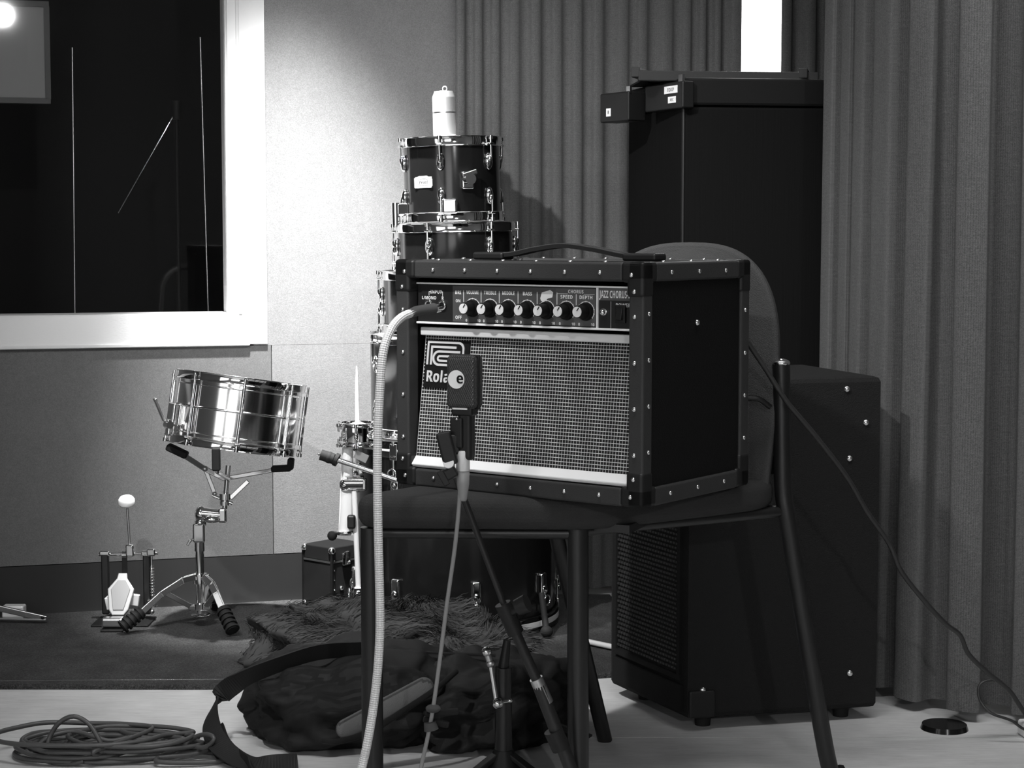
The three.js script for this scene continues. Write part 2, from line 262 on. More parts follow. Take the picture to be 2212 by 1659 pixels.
curtain('heavy pleated grey curtain at the right beside the floor speaker', [[0.668, -3.90], [0.70, -3.73], [0.725, -3.57], [0.76, -3.46], [0.82, -3.39], [0.93, -3.35], [1.12, -3.29], [1.5, -3.14]], [0.11, 0.11, 0.12, 0.11, 0.11, 0.11], [0.022, 0.034, 0.042, 0.045, 0.045, 0.045], 0.1, 33, 1.7);

// ---------------------------------------------------------------- tall cabinet and what stands on it
function prismXZ(pts, y0, y1, bev = 0.006) { const g = extr(shape(pts.map(p => [p[0], -p[1]])), y1 - y0 - 2 * bev, bev, 2); g.rotateX(-Math.PI / 2); g.translate(0, y0 + bev, 0); return metreUV(g); }
{ const t = thing('tall_cabinet', 'tall black wooden cabinet standing behind the chair and amplifier', 'cabinet');
  const q = [[0.374, -4.05], [0.716, -4.1], [0.64, -4.42], [0.283, -4.4]];
  part('body', prismXZ(q, 0, 1.17), M.wood, t);
  part('plinth_top', prismXZ([[0.372, -4.045], [0.718, -4.095], [0.645, -4.43], [0.28, -4.41]], 1.172, 1.232), M.black, t);
  part('edge_strip', bar([0.372, 0.02, -4.046], [0.372, 1.17, -4.046], 0.004), M.blackSatin, t); }
{ const t = thing('equipment_tray', 'low black metal tray rail lying on top of the tall cabinet', 'tray');
  part('front_rail', rbox(0.40, 0.022, 0.02, 0.003, 0.474, 1.242 - 0.004, -4.10, 0, 0.10, 0), M.trim, t);
  part('side_rail', [rbox(0.02, 0.022, 0.28, 0.003, 0.666, 1.246, -4.24, 0, -0.2, 0), rbox(0.02, 0.022, 0.28, 0.003, 0.3 + 0.01, 1.246, -4.21, 0, -0.3, 0)], M.trim, t);
  part('tray_plate', box(0.37, 0.004, 0.27, 0.47, 1.237, -4.235, 0, 0.08, 0), M.black, t); }
function label_(c, w, h, lines) { const cv = document.createElement('canvas'); cv.width = 256; cv.height = Math.round(256 * h / w); const x = cv.getContext('2d'); x.fillStyle = '#fff'; x.fillRect(0, 0, cv.width, cv.height); x.fillStyle = '#222'; x.textAlign = 'center'; x.textBaseline = 'middle';
  lines.forEach((s, i) => { x.font = 'bold ' + Math.round(cv.height / lines.length * 0.62) + 'px sans-serif'; x.fillText(s, cv.width / 2, cv.height * (i + 0.5) / lines.length, cv.width * 0.92); });
  const tx = new THREE.CanvasTexture(cv); tx.colorSpace = THREE.SRGBColorSpace; return mat(0.95, 0.5, 0, { map: tx }); }
{ const t = thing('power_adapter', 'small black box with two white stickers hanging on the cabinet edge', 'equipment box', [0.345, 1.165, -4.1], -1.15);
  part('body', rbox(0.17, 0.058, 0.03, 0.004, 0, 0.029, 0), M.plastic, t);
  part('sticker', box(0.058, 0.016, 0.001, 0.035, 0.042, 0.0157), label_(0, 58, 16, ['EQUIP']), t); part('sticker', box(0.034, 0.014, 0.001, 0.04, 0.02, 0.0157), label_(0, 34, 14, ['REC']), t);
  part('clip', box(0.018, 0.02, 0.006, 0.072, 0.062, 0.01), M.steel, t); }
{ const t = thing('power_adapter', 'black box with one small white sticker at the cabinet corner', 'equipment box', [0.252, 1.148, -4.25], -1.0);
  part('body', rbox(0.11, 0.066, 0.05, 0.004, 0, 0.033, 0), M.plastic, t);
  part('sticker', box(0.017, 0.018, 0.001, -0.02, 0.022, 0.0257), label_(0, 18, 18, ['R']), t); part('clip', box(0.014, 0.018, 0.005, 0.048, 0.068, 0.018), M.steel, t); }

// ---------------------------------------------------------------- black speaker cabinet on the floor
{ const t = thing('speaker_cabinet', 'black floor speaker cabinet with a slotted metal grille', 'speaker');
  const n = [0.322, -3.29], l = [0.206, -3.535], r = [0.660, -3.372], b = [0.575, -3.66];
  part('body', prismXZ([n, r, b, l], 0.022, 0.637, 0.01), M.cabSide, t);
  for (const p of [n, l, r, b]) { const cx = 0.445, cz = -3.465; part('foot', cyl(0.016, 0.014, 0.022, p[0] + (cx - p[0]) * 0.22, 0.011, p[1] + (cz - p[1]) * 0.22), M.rubber, t); }
  // grille face from n to l
  const dx = l[0] - n[0], dz = l[1] - n[1], L = Math.hypot(dx, dz), ang = Math.atan2(-dz, dx);
  const g = new THREE.Group(); g.name = 'grille'; t.add(g); g.position.set(n[0], 0, n[1]); g.rotation.y = ang + Math.PI; // local -x runs from n to l, +z outward
  g.updateMatrixWorld();
  part('grille_frame', [box(0.01, 0.52, 0.006, -0.018, 0.36, 0.013), box(0.012, 0.52, 0.006, -L + 0.012, 0.36, 0.013), box(L - 0.02, 0.01, 0.006, -L / 2, 0.095, 0.0131), box(L - 0.02, 0.01, 0.006, -L / 2, 0.618, 0.0131)], M.cabSide, g);
  const slots = []; for (let y = 0.108; y < 0.61; y += 0.0085) for (let x = 0; x < 22; x++) slots.push(box(0.0068, 0.0038, 0.003, -0.03 - x * (L - 0.056) / 21 - (Math.round(y / 0.0085) % 2) * 0.004, y, 0.0115));
  part('grille_mesh', slots, M.grilleMetal, g).userData.kind = 'stuff';
  part('lower_lip', rbox(L - 0.01, 0.05, 0.01, 0.004, -L / 2, 0.058, 0.012), M.cabSide, g);
  const lip = Math.atan2(-(r[1] - n[1]), r[0] - n[0]);
  const f = (u) => [n[0] + (r[0] - n[0]) * u, n[1] + (r[1] - n[1]) * u];
  for (const [u, y] of [[0.84, 0.615], [0.95, 0.553], [0.86, 0.488], [0.88, 0.09], [0.06, 0.075]]) { const [x, z] = f(u); part('bolt', ball(0.006, x + 0.002, y, z + 0.0105, 1, 1, 0.6, 12), M.chromeBrushed, t); }
  part('corner_guard', [rbox(0.05, 0.05, 0.012, 0.004, n[0] + 0.02, 0.05, n[1] + 0.006, 0, lip, 0)], M.plastic, t); }

// ---------------------------------------------------------------- chair
{ const t = thing('padded_chair', 'dark padded chair with black tube frame carrying the amplifier', 'chair');
  const rp = (pts, rad) => { const s = new THREE.Shape(); const n = pts.length; for (let i = 0; i < n; i++) { const p = new THREE.Vector2(...pts[i]), a = new THREE.Vector2(...pts[(i + n - 1) % n]), b = new THREE.Vector2(...pts[(i + 1) % n]); const A = p.clone().add(a.sub(p).setLength(rad)), B = p.clone().add(b.sub(p).setLength(rad)); if (i) s.lineTo(A.x, A.y); else s.moveTo(A.x, A.y); s.quadraticCurveTo(p.x, p.y, B.x, B.y); } s.closePath(); return s; };
  const c = extr(rp([[-0.235, 2.79], [0.125, 2.775], [0.415, 2.98], [0.40, 3.06], [0.06, 3.14]].map(p => p), 0.05), 0.012, 0.019, 6, 10); c.rotateX(-Math.PI / 2); c.translate(0, 0.469, 0);
  c.deleteAttribute('uv'); part('seat', metreUV(prep(c)), M.fabric, t);
  const FL = [-0.215, -2.80], FR = [0.1, -2.79], BR = [0.44, -2.985], BL = [0.065, -3.13];
  part('seat_frame', [bar([FL[0], 0.442, FL[1]], [FR[0], 0.442, FR[1]], 0.009), bar([FR[0], 0.446, FR[1]], [BR[0], 0.446, BR[1]], 0.009), bar([BR[0], 0.446, BR[1]], [BL[0], 0.446, BL[1]], 0.009), bar([BL[0], 0.446, BL[1]], [FL[0], 0.446, FL[1]], 0.009), box(0.3, 0.012, 0.26, 0.09, 0.451, -2.95, 0, -0.4, 0)], M.blackSatin, t);
  part('leg', bar([FL[0], 0, FL[1]], [FL[0], 0.45, FL[1]], 0.0165), M.blackSatin, t);
  part('leg', bar([FR[0] + 0.002, 0, FR[1]], [FR[0], 0.45, FR[1]], 0.0165), M.blackSatin, t);
  part('leg', bar([0.165, 0, -3.22], [0.06, 0.45, -3.12], 0.013), M.blackSatin, t);
  const leg = part('leg', tube([[0.435, 0.688, -2.985], [0.438, 0.563, -2.985], [0.441, 0.48, -2.985], [0.451, 0.419, -2.985], [0.487, 0.217, -3], [0.527, 0.017, -3.02], [0.545, 0.0, -3.03]], 0.0145, 80), M.blackSatin, t);
  part('tube_cap', ball(0.0148, ...[0.435, 0.688, -2.985], 1, 0.5, 1), M.chromeBrushed, t);
  for (const [x, z] of [FL, FR]) part('leg_tip', cyl(0.018, 0.02, 0.02, x, 0.01, z), M.rubber, t);
  // shell back
  const hw = 0.150, pts = []; const top = 0.885, bot = 0.46; for (let i = 0; i <= 40; i++) { const a = Math.PI * i / 40; const cx = Math.cos(a), sy = Math.sin(a); pts.push([hw * Math.sign(cx) * Math.pow(Math.abs(cx), 0.72), 0.70 + (top - 0.70) * Math.pow(sy, 0.8)]); }
  pts.push([-hw * 0.98, 0.62], [-hw * 0.9, bot + 0.03], [-hw * 0.8, bot], [hw * 0.8, bot], [hw * 0.92, bot + 0.03], [hw * 0.995, 0.62]);
  const bg = metreUV(extr(shape(pts), 0.012, 0.009, 4)); const p = bg.attributes.position; for (let i = 0; i < p.count; i++) { const x = p.getX(i), y = p.getY(i); p.setZ(i, p.getZ(i) + 0.9 * x * x - 0.12 * (y - 0.46)); } bg.computeVertexNormals();
  bg.rotateY(-0.30); bg.translate(0.282, -0.012, -3.045); part('backrest', bg, M.seatBack, t);
  for (const y of [0.66, 0.52]) part('back_bracket', flatBar([0.44, y, -2.99], [0.40, y, -3.02], 0.03, 0.006), M.blackSatin, t);
  part('hand_grip', tube([[0.375, 0.634, -2.955], [0.396, 0.632, -2.955], [0.415, 0.619, -2.96]], 0.0045, 24), M.plastic, t); }

// ---------------------------------------------------------------- guitar amplifier
{ const W = 0.457, H = 0.352, Dp = 0.313, x1 = W / 2, z1 = Dp / 2;
  const t = thing('guitar_amplifier', 'black guitar amplifier with studded edges and checked grille cloth on the chair', 'amplifier', [0.095, 0.5015, -2.917], -36 * Math.PI / 180);
  part('cabinet_shell', [rbox(W - 0.006, 0.018, Dp - 0.006, 0.003, 0, H - 0.011, 0), rbox(W - 0.006, 0.018, Dp - 0.006, 0.003, 0, 0.011, 0), rbox(0.018, H - 0.01, Dp - 0.006, 0.003, x1 - 0.012, H / 2, 0), rbox(0.018, H - 0.01, Dp - 0.006, 0.003, -x1 + 0.012, H / 2, 0), box(W - 0.02, H - 0.02, 0.012, 0, H / 2, -z1 + 0.02)].map(metreUV), M.tolex, t);
  const e = 0.026, k = 0.0018; // edge trims: angle strips, a little proud of the shell
  const trims = [];
  for (const sy of [0, 1]) for (const sz of [-1, 1]) { const y = sy ? H - e / 2 : e / 2, z = sz * (z1 - e / 2 + k / 2); trims.push([W - 0.07, e + k, e, 0, sy ? y + k / 2 : y - k / 2, z]); }
  for (const sx of [-1, 1]) for (const sz of [-1, 1]) trims.push([e, H - 0.08, e, sx * (x1 - e / 2 + k), H / 2, sz * (z1 - e / 2 + k / 2)]);
  for (const sx of [-1, 1]) for (const sy of [0, 1]) trims.push([e, e + k, Dp - 0.07, sx * (x1 - e / 2 + k), sy ? H - e / 2 + k / 2 : e / 2 - k / 2, 0]);
  for (const [w, h, d, x, y, z] of trims) part('edge_trim', metreUV(rbox(w, h, d, 0.004, x, y, z)), M.trim, t);
  for (const sx of [-1, 1]) for (const sy of [0, 1]) for (const sz of [-1, 1]) {
    const cx = sx * (x1 + 0.003), cy = sy ? H + 0.003 : -0.0015, cz = sz * (z1 + 0.003), q = 0.04, v = sy ? -1 : 1;
    part('corner_cap', [rbox(q, e + 0.004, e + 0.004, 0.006, cx - sx * q / 2, cy + v * (e + 0.004) / 2, cz - sz * (e + 0.004) / 2), rbox(e + 0.004, q + 0.012, e + 0.004, 0.006, cx - sx * (e + 0.004) / 2, cy + v * (q + 0.012) / 2, cz - sz * (e + 0.004) / 2), rbox(e + 0.004, e + 0.004, q, 0.006, cx - sx * (e + 0.004) / 2, cy + v * (e + 0.004) / 2, cz - sz * q / 2)], M.plastic, t); }
  const riv = (x, y, z, nx, ny, nz) => part('rivet', ball(0.0036, x, y, z, nx ? 0.7 : 1, ny ? 0.7 : 1, nz ? 0.7 : 1, 10), M.chromeBrushed, t);
  for (let i = 0; i < 6; i++) { const x = -0.155 + i * 0.062; riv(x, H - 0.013, z1 + 0.002, 0, 0, 1); riv(x, 0.013, z1 + 0.002, 0, 0, 1); riv(x, H + 0.002, z1 - 0.014, 0, 1, 0); riv(x, H + 0.002, -z1 + 0.014, 0, 1, 0); }
  for (let i = 0; i < 4; i++) { const y = 0.075 + i * 0.067; for (const sx of [-1, 1]) riv(sx * (x1 - 0.013), y, z1 + 0.002, 0, 0, 1); riv(x1 + 0.002, y + 0.004, z1 - 0.014, 1, 0, 0); riv(x1 + 0.002, y, -z1 + 0.014, 1, 0, 0); }
  for (let i = 0; i < 3; i++) { const z = -0.08 + i * 0.08; riv(x1 + 0.002, H - 0.013, z, 1, 0, 0); riv(x1 + 0.002, 0.013, z, 1, 0, 0); riv(x1 - 0.013, H + 0.002, z, 0, 1, 0); riv(-x1 + 0.013, H + 0.002, z, 0, 1, 0); }
  for (const [sx, sy] of [[-1, 0], [-1, 1], [1, 0], [1, 1]]) { riv(sx * (x1 - 0.018), sy ? H - 0.016 : 0.014, z1 + 0.0035, 0, 0, 1); riv(sx * (x1 - 0.013), sy ? H - 0.04 : 0.04, z1 + 0.0035, 0, 0, 1); }
  part('strap_button', ball(0.005, x1 - 0.002, 0.262, 0.0, 0.9, 1, 1, 12), M.chromeBrushed, t);
  // handle
  const hc = [[-0.155, H + 0.008, 0.02], [-0.1, H + 0.01, 0.02], [-0.055, H + 0.018, 0.02], [0, H + 0.024, 0.02], [0.06, H + 0.018, 0.02], [0.115, H + 0.009, 0.02], [0.16, H + 0.008, 0.02]];
  const hd = part('handle', ribbon(hc, 0.024, 0.006, [0, 0, 1], 60), M.plastic, t);
  part('handle_welt', [tube(hc.map(p => [p[0], p[1] + 0.003, p[2] + 0.010]), 0.0016, 60, false, 6), tube(hc.map(p => [p[0], p[1] + 0.003, p[2] - 0.010]), 0.0016, 60, false, 6)], M.trim, hd);
  for (const x of [-0.14, 0.145]) part('handle_end', rbox(0.06, 0.012, 0.034, 0.004, x, H + 0.0075, 0.02), M.plastic, t);
  // control panel
  const pw = W - 2 * e - 0.002, py0 = 0.257, py1 = 0.316, ph = py1 - py0, pz = z1 - 0.022, pxr = 4800;
  const cv = document.createElement('canvas'); cv.width = 2000; cv.height = Math.round(2000 * ph / pw); const g = cv.getContext('2d'), CW = cv.width, CH = cv.height;
  g.fillStyle = '#0c0c0c'; g.fillRect(0, 0, CW, CH);
  g.fillStyle = '#4a4a4a'; g.fillRect(0.172 * CW, 0.03 * CH, 0.66 * CW, 0.94 * CH); g.fillStyle = '#565656'; g.fillRect(0.655 * CW, 0.03 * CH, 0.177 * CW, 0.94 * CH);
  const T = (s, x, y, h, al = 'center', w) => { g.font = 'bold ' + Math.round(h * CH) + 'px sans-serif'; g.textAlign = al; g.textBaseline = 'middle'; g.fillStyle = '#f4f4f4'; g.fillText(s, x * CW, y * CH, w ? w * CW : undefined); };
  const ln = (pts, w = 5) => { g.strokeStyle = '#f4f4f4'; g.lineWidth = w; g.beginPath(); pts.forEach((p, i) => i ? g.lineTo(p[0] * CW, p[1] * CH) : g.moveTo(p[0] * CW, p[1] * CH)); g.stroke(); };
  T('INPUT', 0.09, 0.2, 0.13); ln([[0.055, 0.3], [0.055, 0.2], [0.066, 0.2]]); ln([[0.113, 0.2], [0.122, 0.2], [0.122, 0.3]]); T('L/MONO', 0.055, 0.36, 0.12); T('R', 0.122, 0.36, 0.12);
  T('BRI', 0.198, 0.2, 0.13); T('ON', 0.198, 0.42, 0.11); T('OFF', 0.2, 0.86, 0.12);
  const KX = [0.268, 0.352, 0.438, 0.526, 0.614, 0.704, 0.79], KN = ['VOLUME', 'TREBLE', 'MIDDLE', 'BASS', '', 'SPEED', 'DEPTH'], ky = 0.60;
  T('CHORUS', 0.745, 0.11, 0.12);
  KX.forEach((x, i) => { const cx = x * CW, cy = ky * CH, R = 0.036 * CW; g.fillStyle = '#0a0a0a'; g.beginPath(); g.arc(cx, cy, R * 0.98, 0, 7); g.fill(); g.strokeStyle = '#f4f4f4'; g.lineWidth = 6; g.beginPath(); g.arc(cx, cy, R, Math.PI * 0.78, Math.PI * 2.22); g.stroke();
    for (let q = 0; q <= 10; q++) { const a = Math.PI * (0.78 + 1.44 * q / 10); g.lineWidth = 4; g.beginPath(); g.moveTo(cx + Math.cos(a) * R * 0.86, cy + Math.sin(a) * R * 0.86); g.lineTo(cx + Math.cos(a) * R * 1.1, cy + Math.sin(a) * R * 1.1); g.stroke(); }
    T('0', x - 0.03, 0.93, 0.1); T('10', x + 0.03, 0.93, 0.1);
    T(KN[i], x, i > 4 ? 0.25 : 0.19, 0.13, 'center', 0.06); if (i < 6) ln([[x - 0.043, 0.14], [x - 0.043, 0.45]], 6); });
  ln([[0.661, 0.17], [0.71, 0.17]], 3); ln([[0.78, 0.17], [0.828, 0.17]], 3); ln([[0.747, 0.17], [0.747, 0.45]], 6);
  g.fillStyle = '#f2f2f2'; g.beginPath(); [[0.585, 0.3], [0.592, 0.15], [0.61, 0.12], [0.63, 0.08], [0.644, 0.14], [0.64, 0.27], [0.62, 0.3], [0.6, 0.4], [0.588, 0.36]].forEach((p, i) => i ? g.lineTo(p[0] * CW, p[1] * CH) : g.moveTo(p[0] * CW, p[1] * CH)); g.fill();
  g.fillStyle = '#555555'; g.fillRect(0.846 * CW, 0, 0.154 * CW, 0.31 * CH); T('JAZZ CHORUS-20', 0.922, 0.16, 0.25, 'center', 0.145); ln([[0.899, 0.33], [0.899, 1]], 3); T('POWER', 0.952, 0.42, 0.13);
  const tx = new THREE.CanvasTexture(cv); tx.colorSpace = THREE.SRGBColorSpace; tx.anisotropy = 8;
  const pnl = part('control_panel', move(new THREE.PlaneGeometry(pw, ph), 0, (py0 + py1) / 2, pz + 0.0021), mat(0.9, 0.55, 0, { map: tx }), t);
  part('panel_plate', box(pw, ph + 0.004, 0.004, 0, (py0 + py1) / 2, pz), M.black, t);
  part('panel_trim', rbox(pw, 0.0026, 0.006, 0.001, 0, py1 + 0.0015, pz + 0.004), M.printWhite, t); part('panel_trim', rbox(pw, 0.0032, 0.006, 0.001, 0, py0 - 0.0015, pz + 0.004), M.printWhite, t); part('panel_trim', box(0.0026, ph, 0.004, -pw / 2 + 0.843 * pw, (py0 + py1) / 2, pz + 0.003), M.printWhite, t);
  const X = f => -pw / 2 + f * pw, kyy = py1 - ky * ph;
  KX.forEach((f, i) => { const kn = part('knob', [cyl(0.0125, 0.0135, 0.006, X(f), kyy, pz + 0.005, Math.PI / 2), cyl(0.0088, 0.0105, 0.018, X(f), kyy, pz + 0.016, Math.PI / 2)], M.black, t); part('knob_cap', cyl(0.0078, 0.0078, 0.0015, X(f), kyy, pz + 0.0255, Math.PI / 2), M.alu, kn); part('pointer', box(0.0012, 0.006, 0.001, X(f) + 0.002, kyy + 0.004, pz + 0.0266, 0, 0, -0.6), M.black, kn); });
  part('jack_socket', [torus(0.0062, 0.0022, X(0.122), kyy + 0.003, pz + 0.004, 0, 0, 0, 24), cyl(0.005, 0.005, 0.003, X(0.122), kyy + 0.003, pz + 0.0022, Math.PI / 2)], M.chrome, t); part('jack_socket', torus(0.0062, 0.0022, X(0.055), kyy + 0.003, pz + 0.004, 0, 0, 0, 24), M.chrome, t);
  part('jack_hole', cyl(0.0042, 0.0042, 0.002, X(0.122), kyy + 0.003, pz + 0.0035, Math.PI / 2), M.black, t);
  part('indicator_lamp', [ball(0.0045, X(0.872), kyy, pz + 0.007), cyl(0.006, 0.006, 0.004, X(0.872), kyy, pz + 0.004, Math.PI / 2)], M.chrome, t);
  part('power_switch', [rbox(0.017, 0.026, 0.006, 0.001, X(0.945), kyy - 0.002, pz + 0.004), rbox(0.010, 0.018, 0.006, 0.001, X(0.945), kyy - 0.002, pz + 0.007, -0.2)], M.plastic, t);
  // bar, grille cloth and lower strip
  part('upper_bar', rbox(pw, 0.013, 0.010, 0.002, 0, 0.2415, z1 - 0.030), mat(0.72, 0.45, 0.1), t);
  const gy1 = 0.236, gy0 = 0.044, gz1 = z1 - 0.040, gz0 = z1 - 0.014, gh = Math.hypot(gy1 - gy0, gz0 - gz1), tilt = -Math.atan2(gz0 - gz1, gy1 - gy0);
  const gc = document.createElement('canvas'); const nc = 80, nr = 35, px = 24; gc.width = nc * px; gc.height = nr * px; const h = gc.getContext('2d'); h.fillStyle = '#0d0d0d'; h.fillRect(0, 0, gc.width, gc.height);
  for (let j = 0; j < nr; j++) for (let i = 0; i < nc; i++) { h.fillStyle = '#1e1e1e'; h.fillRect(i * px + 8, j * px + 7, 10, 12); h.fillStyle = '#070707'; h.fillRect(i * px + 10, j * px + 11, 6, 5); }
  h.fillStyle = '#f4f4f4'; for (let j = 0; j < nr; j++) h.fillRect(0, j * px, gc.width, 4); h.fillStyle = '#dadada'; for (let i = 0; i < nc; i++) h.fillRect(i * px, 0, 3.4, gc.height);
  const gt = new THREE.CanvasTexture(gc); gt.colorSpace = THREE.SRGBColorSpace; gt.anisotropy = 8;
  part('baffle', box(pw, gh, 0.008, 0, (gy0 + gy1) / 2, (gz0 + gz1) / 2 - 0.006, tilt), M.black, t);
  part('grille_cloth', move(new THREE.PlaneGeometry(pw, gh, 1, 1), 0, (gy0 + gy1) / 2, (gz0 + gz1) / 2, tilt), mat(0.9, 0.85, 0, { map: gt }), t);
  part('lower_strip', rbox(pw, 0.018, 0.008, 0.002, 0, 0.036, z1 - 0.009, -0.75), M.printWhite, t);
  part('inner_lining', box(pw, 0.02, 0.05, 0, 0.014, z1 - 0.04), M.black, t);
  // badge: mark and lettering
  const bd = new THREE.Group(); bd.name = 'badge'; t.add(bd); bd.position.set(-pw / 2 + 0.005, 0.19, z1 - 0.034); bd.rotation.x = tilt;
  part('badge_plate', box(0.086, 0.076, 0.002, 0.043, 0.0, 0.002), M.black, bd);
  const arc = (cx, cy, r, a0, a1, n = 8) => { const o = []; for (let i = 0; i <= n; i++) { const a = a0 + (a1 - a0) * i / n; o.push([cx + Math.cos(a) * r, cy + Math.sin(a) * r]); } return o; };
  const PI = Math.PI, w = 0.0036; const mk = g0 => { g0.translate(0.003, -0.002, 0.003); return g0; };
  part('mark', [mk(stroke([[0.002, 0], [0.002, 0.036], ...arc(0.062, 0.026, 0.010, PI / 2, 0), [0.072, 0.018]], w, 0.0015)), mk(stroke([[0.0095, 0], [0.0095, 0.0285], [0.058, 0.0285]], w, 0.0015)), mk(stroke([[0.066, 0.0215], ...arc(0.024, 0.011, 0.0105, PI / 2, 3 * PI / 2, 10), [0.058, 0.0005]], w, 0.0015)), mk(stroke([[0.058, 0.0145], ...arc(0.026, 0.0105, 0.0035, PI / 2, 3 * PI / 2, 8), [0.062, 0.007]], w * 0.9, 0.0015))], M.silver, bd);
  const tg = new TextGeometry('Roland', { font, size: 0.0178, depth: 0.0015, curveSegments: 5, bevelEnabled: false }); tg.computeBoundingBox(); const bw = tg.boundingBox.max.x; tg.scale(0.075 / bw, 1, 1); tg.translate(0.004, -0.029, 0.003); part('lettering', tg, M.silver, bd);
  part('rubber_foot', [-1, 1].map(s => cyl(0.012, 0.012, 0.003, s * 0.17, -0.001, -0.1)), M.rubber, t);
}

// ---------------------------------------------------------------- microphone, its stand and cables
{ const t = thing('microphone', 'black flat-headed microphone with a round e emblem before the amplifier', 'microphone', [-0.07, 0.679, -2.7], -0.42);
  const meshT = grayTex(256, (u, v) => 0.5 + 0.5 * Math.sin(u * 6.2832 * 24 + (Math.floor(v * 24) % 2) * 3.14) * Math.sin(v * 6.2832 * 24));
  const mm = mat(0.05, 0.5, 0.3, { bumpMap: at(meshT, 12), bumpScale: 0.0012 });
  part('head_grille', [metreUV(rbox(0.047, 0.078, 0.017, 0.0075, 0, 0.002, 0.006)), metreUV(rbox(0.047, 0.078, 0.016, 0.0075, 0, 0.002, -0.011))], mm, t);
  part('head_band', rbox(0.0495, 0.0805, 0.005, 0.002, 0, 0.002, -0.0025), M.plastic, t);
  const em = part('emblem', [cyl(0.0132, 0.0132, 0.0012, -0.0058, 0.006, 0.0146, Math.PI / 2, 0, 0, 36)], M.printWhite, t); em.geometry.scale(1, 1.02, 1);
  const eg = new TextGeometry('e', { font, size: 0.0155, depth: 0.0006, curveSegments: 6, bevelEnabled: false }); eg.translate(-0.0058, 0.0005, 0.0152); part('emblem_letter', eg, M.black, em);
  part('lower_collar', rbox(0.034, 0.014, 0.024, 0.004, 0, -0.041, -0.002), M.plastic, t); part('name_band', box(0.024, 0.0035, 0.001, -0.002, -0.0365, 0.0106), M.printWhite, t);
  part('body', [rbox(0.022, 0.07, 0.02, 0.006, 0.003, -0.078, -0.002), rbox(0.02, 0.045, 0.016, 0.003, -0.008, -0.073, 0.004)], M.plastic, t); part('screw', ball(0.002, -0.006, -0.052, 0.013), M.chrome, t); }
{ const t = thing('cable_connector', 'silver cable connector with grey sleeve plugged under the microphone', 'connector', [-0.072, 0.578, -2.7], -0.1);
  part('metal_shell', lathe([[0, 0.002], [0.0095, 0.002], [0.0102, 0], [0.0102, -0.028], [0, -0.028]]), M.alu, t);
  part('sleeve', lathe([[0, -0.028], [0.0098, -0.028], [0.0092, -0.048], [0.006, -0.070], [0.0048, -0.073], [0, -0.073]]), M.cableMid, t); }
{ const t = thing('microphone_stand', 'black telescopic microphone stand slanting down before the chair', 'stand', [0, 0, 0]);
  const A = [-0.083, 0.537, -2.725], B = [-0.006, 0.327, -2.735], C = [0.041, 0.218, -2.745], E = [0.066, 0.139, -2.75], G = [0.105, 0.045, -2.755];
  part('upper_rod', bar(A, B, 0.0048), M.blackSatin, t); part('middle_rod', bar(B, C, 0.0078), M.blackSatin, t); part('lower_rod', bar(C, G, 0.0105), M.blackSatin, t);
  const d = V(C).sub(V(B)).normalize(), off = (p, k) => V(p).addScaledVector(d, k).toArray();
  part('collar', bar(off(B, -0.02), off(B, 0.03), 0.0125), M.plastic, t); part('collar', bar(off(C, -0.012), off(C, 0.03), 0.0105), M.steel, t); part('collar', bar(off(E, -0.01), off(E, 0.022), 0.0145), M.plastic, t);
  part('clamp_knob', [bar([-0.001, 0.333, -2.73], [0.01, 0.342, -2.72], 0.006), bar([0.008, 0.342, -2.72], [0.023, 0.35, -2.715], 0.0125, 0.014, 20)], M.plastic, t);
  part('clip_arm', [rbox(0.022, 0.05, 0.012, 0.004, ...[-0.095, 0.584, -2.69], 0, 0, 0.25), rbox(0.016, 0.03, 0.016, 0.004, ...[-0.084, 0.589, -2.7], 0, 0, 0.1)], M.plastic, t);
  part('clip_wing', [rbox(0.026, 0.016, 0.014, 0.003, ...[-0.093, 0.546, -2.69], 0, 0, 0.5), rbox(0.01, 0.024, 0.008, 0.002, ...[-0.1, 0.541, -2.685], 0, 0, 0.5)], M.plastic, t); part('clip_joint', cyl(0.008, 0.008, 0.014, ...[-0.092, 0.561, -2.69], Math.PI / 2 - 0.4, 0, 0.3), M.silver, t);
  part('base', [cyl(0.012, 0.02, 0.05, G[0], 0.04, G[2]), ...[0.4, 2.5, 4.6].map(a => bar([G[0], 0.05, G[2]], [G[0] + Math.cos(a) * 0.13, 0.008, G[2] + Math.sin(a) * 0.09], 0.008))], M.black, t); }
{ const t = thing('microphone_cable', 'thin grey cable hanging from the microphone down to the floor', 'cable');
  const p = [[-0.076, 0.527, -2.7], [-0.079, 0.486, -2.7], [-0.085, 0.43, -2.705], [-0.096, 0.353, -2.71], [-0.107, 0.268, -2.715], [-0.117, 0.196, -2.72], [-0.126, 0.146, -2.725], [-0.137, 0.095, -2.73], [-0.15, 0.02, -2.72], [-0.22, 0.006, -2.6], [-0.35, 0.006, -2.4]];
  part('cord', tube(p, 0.0032, 160), M.cableMid, t);
  part('cord_clip', [ball(0.012, ...[-0.118, 0.189, -2.72], 0.95, 0.55, 0.8), cyl(0.009, 0.011, 0.012, ...[-0.122, 0.162, -2.722], 0, 0, 0.2)], M.padGrey, t); part('cord_tie', [rbox(0.05, 0.009, 0.012, 0.003, ...[-0.105, 0.18, -2.73], 0, 0, 0.1), rbox(0.04, 0.009, 0.012, 0.003, ...[-0.114, 0.166, -2.73], 0, 0, -0.25)], M.webbing, t); }
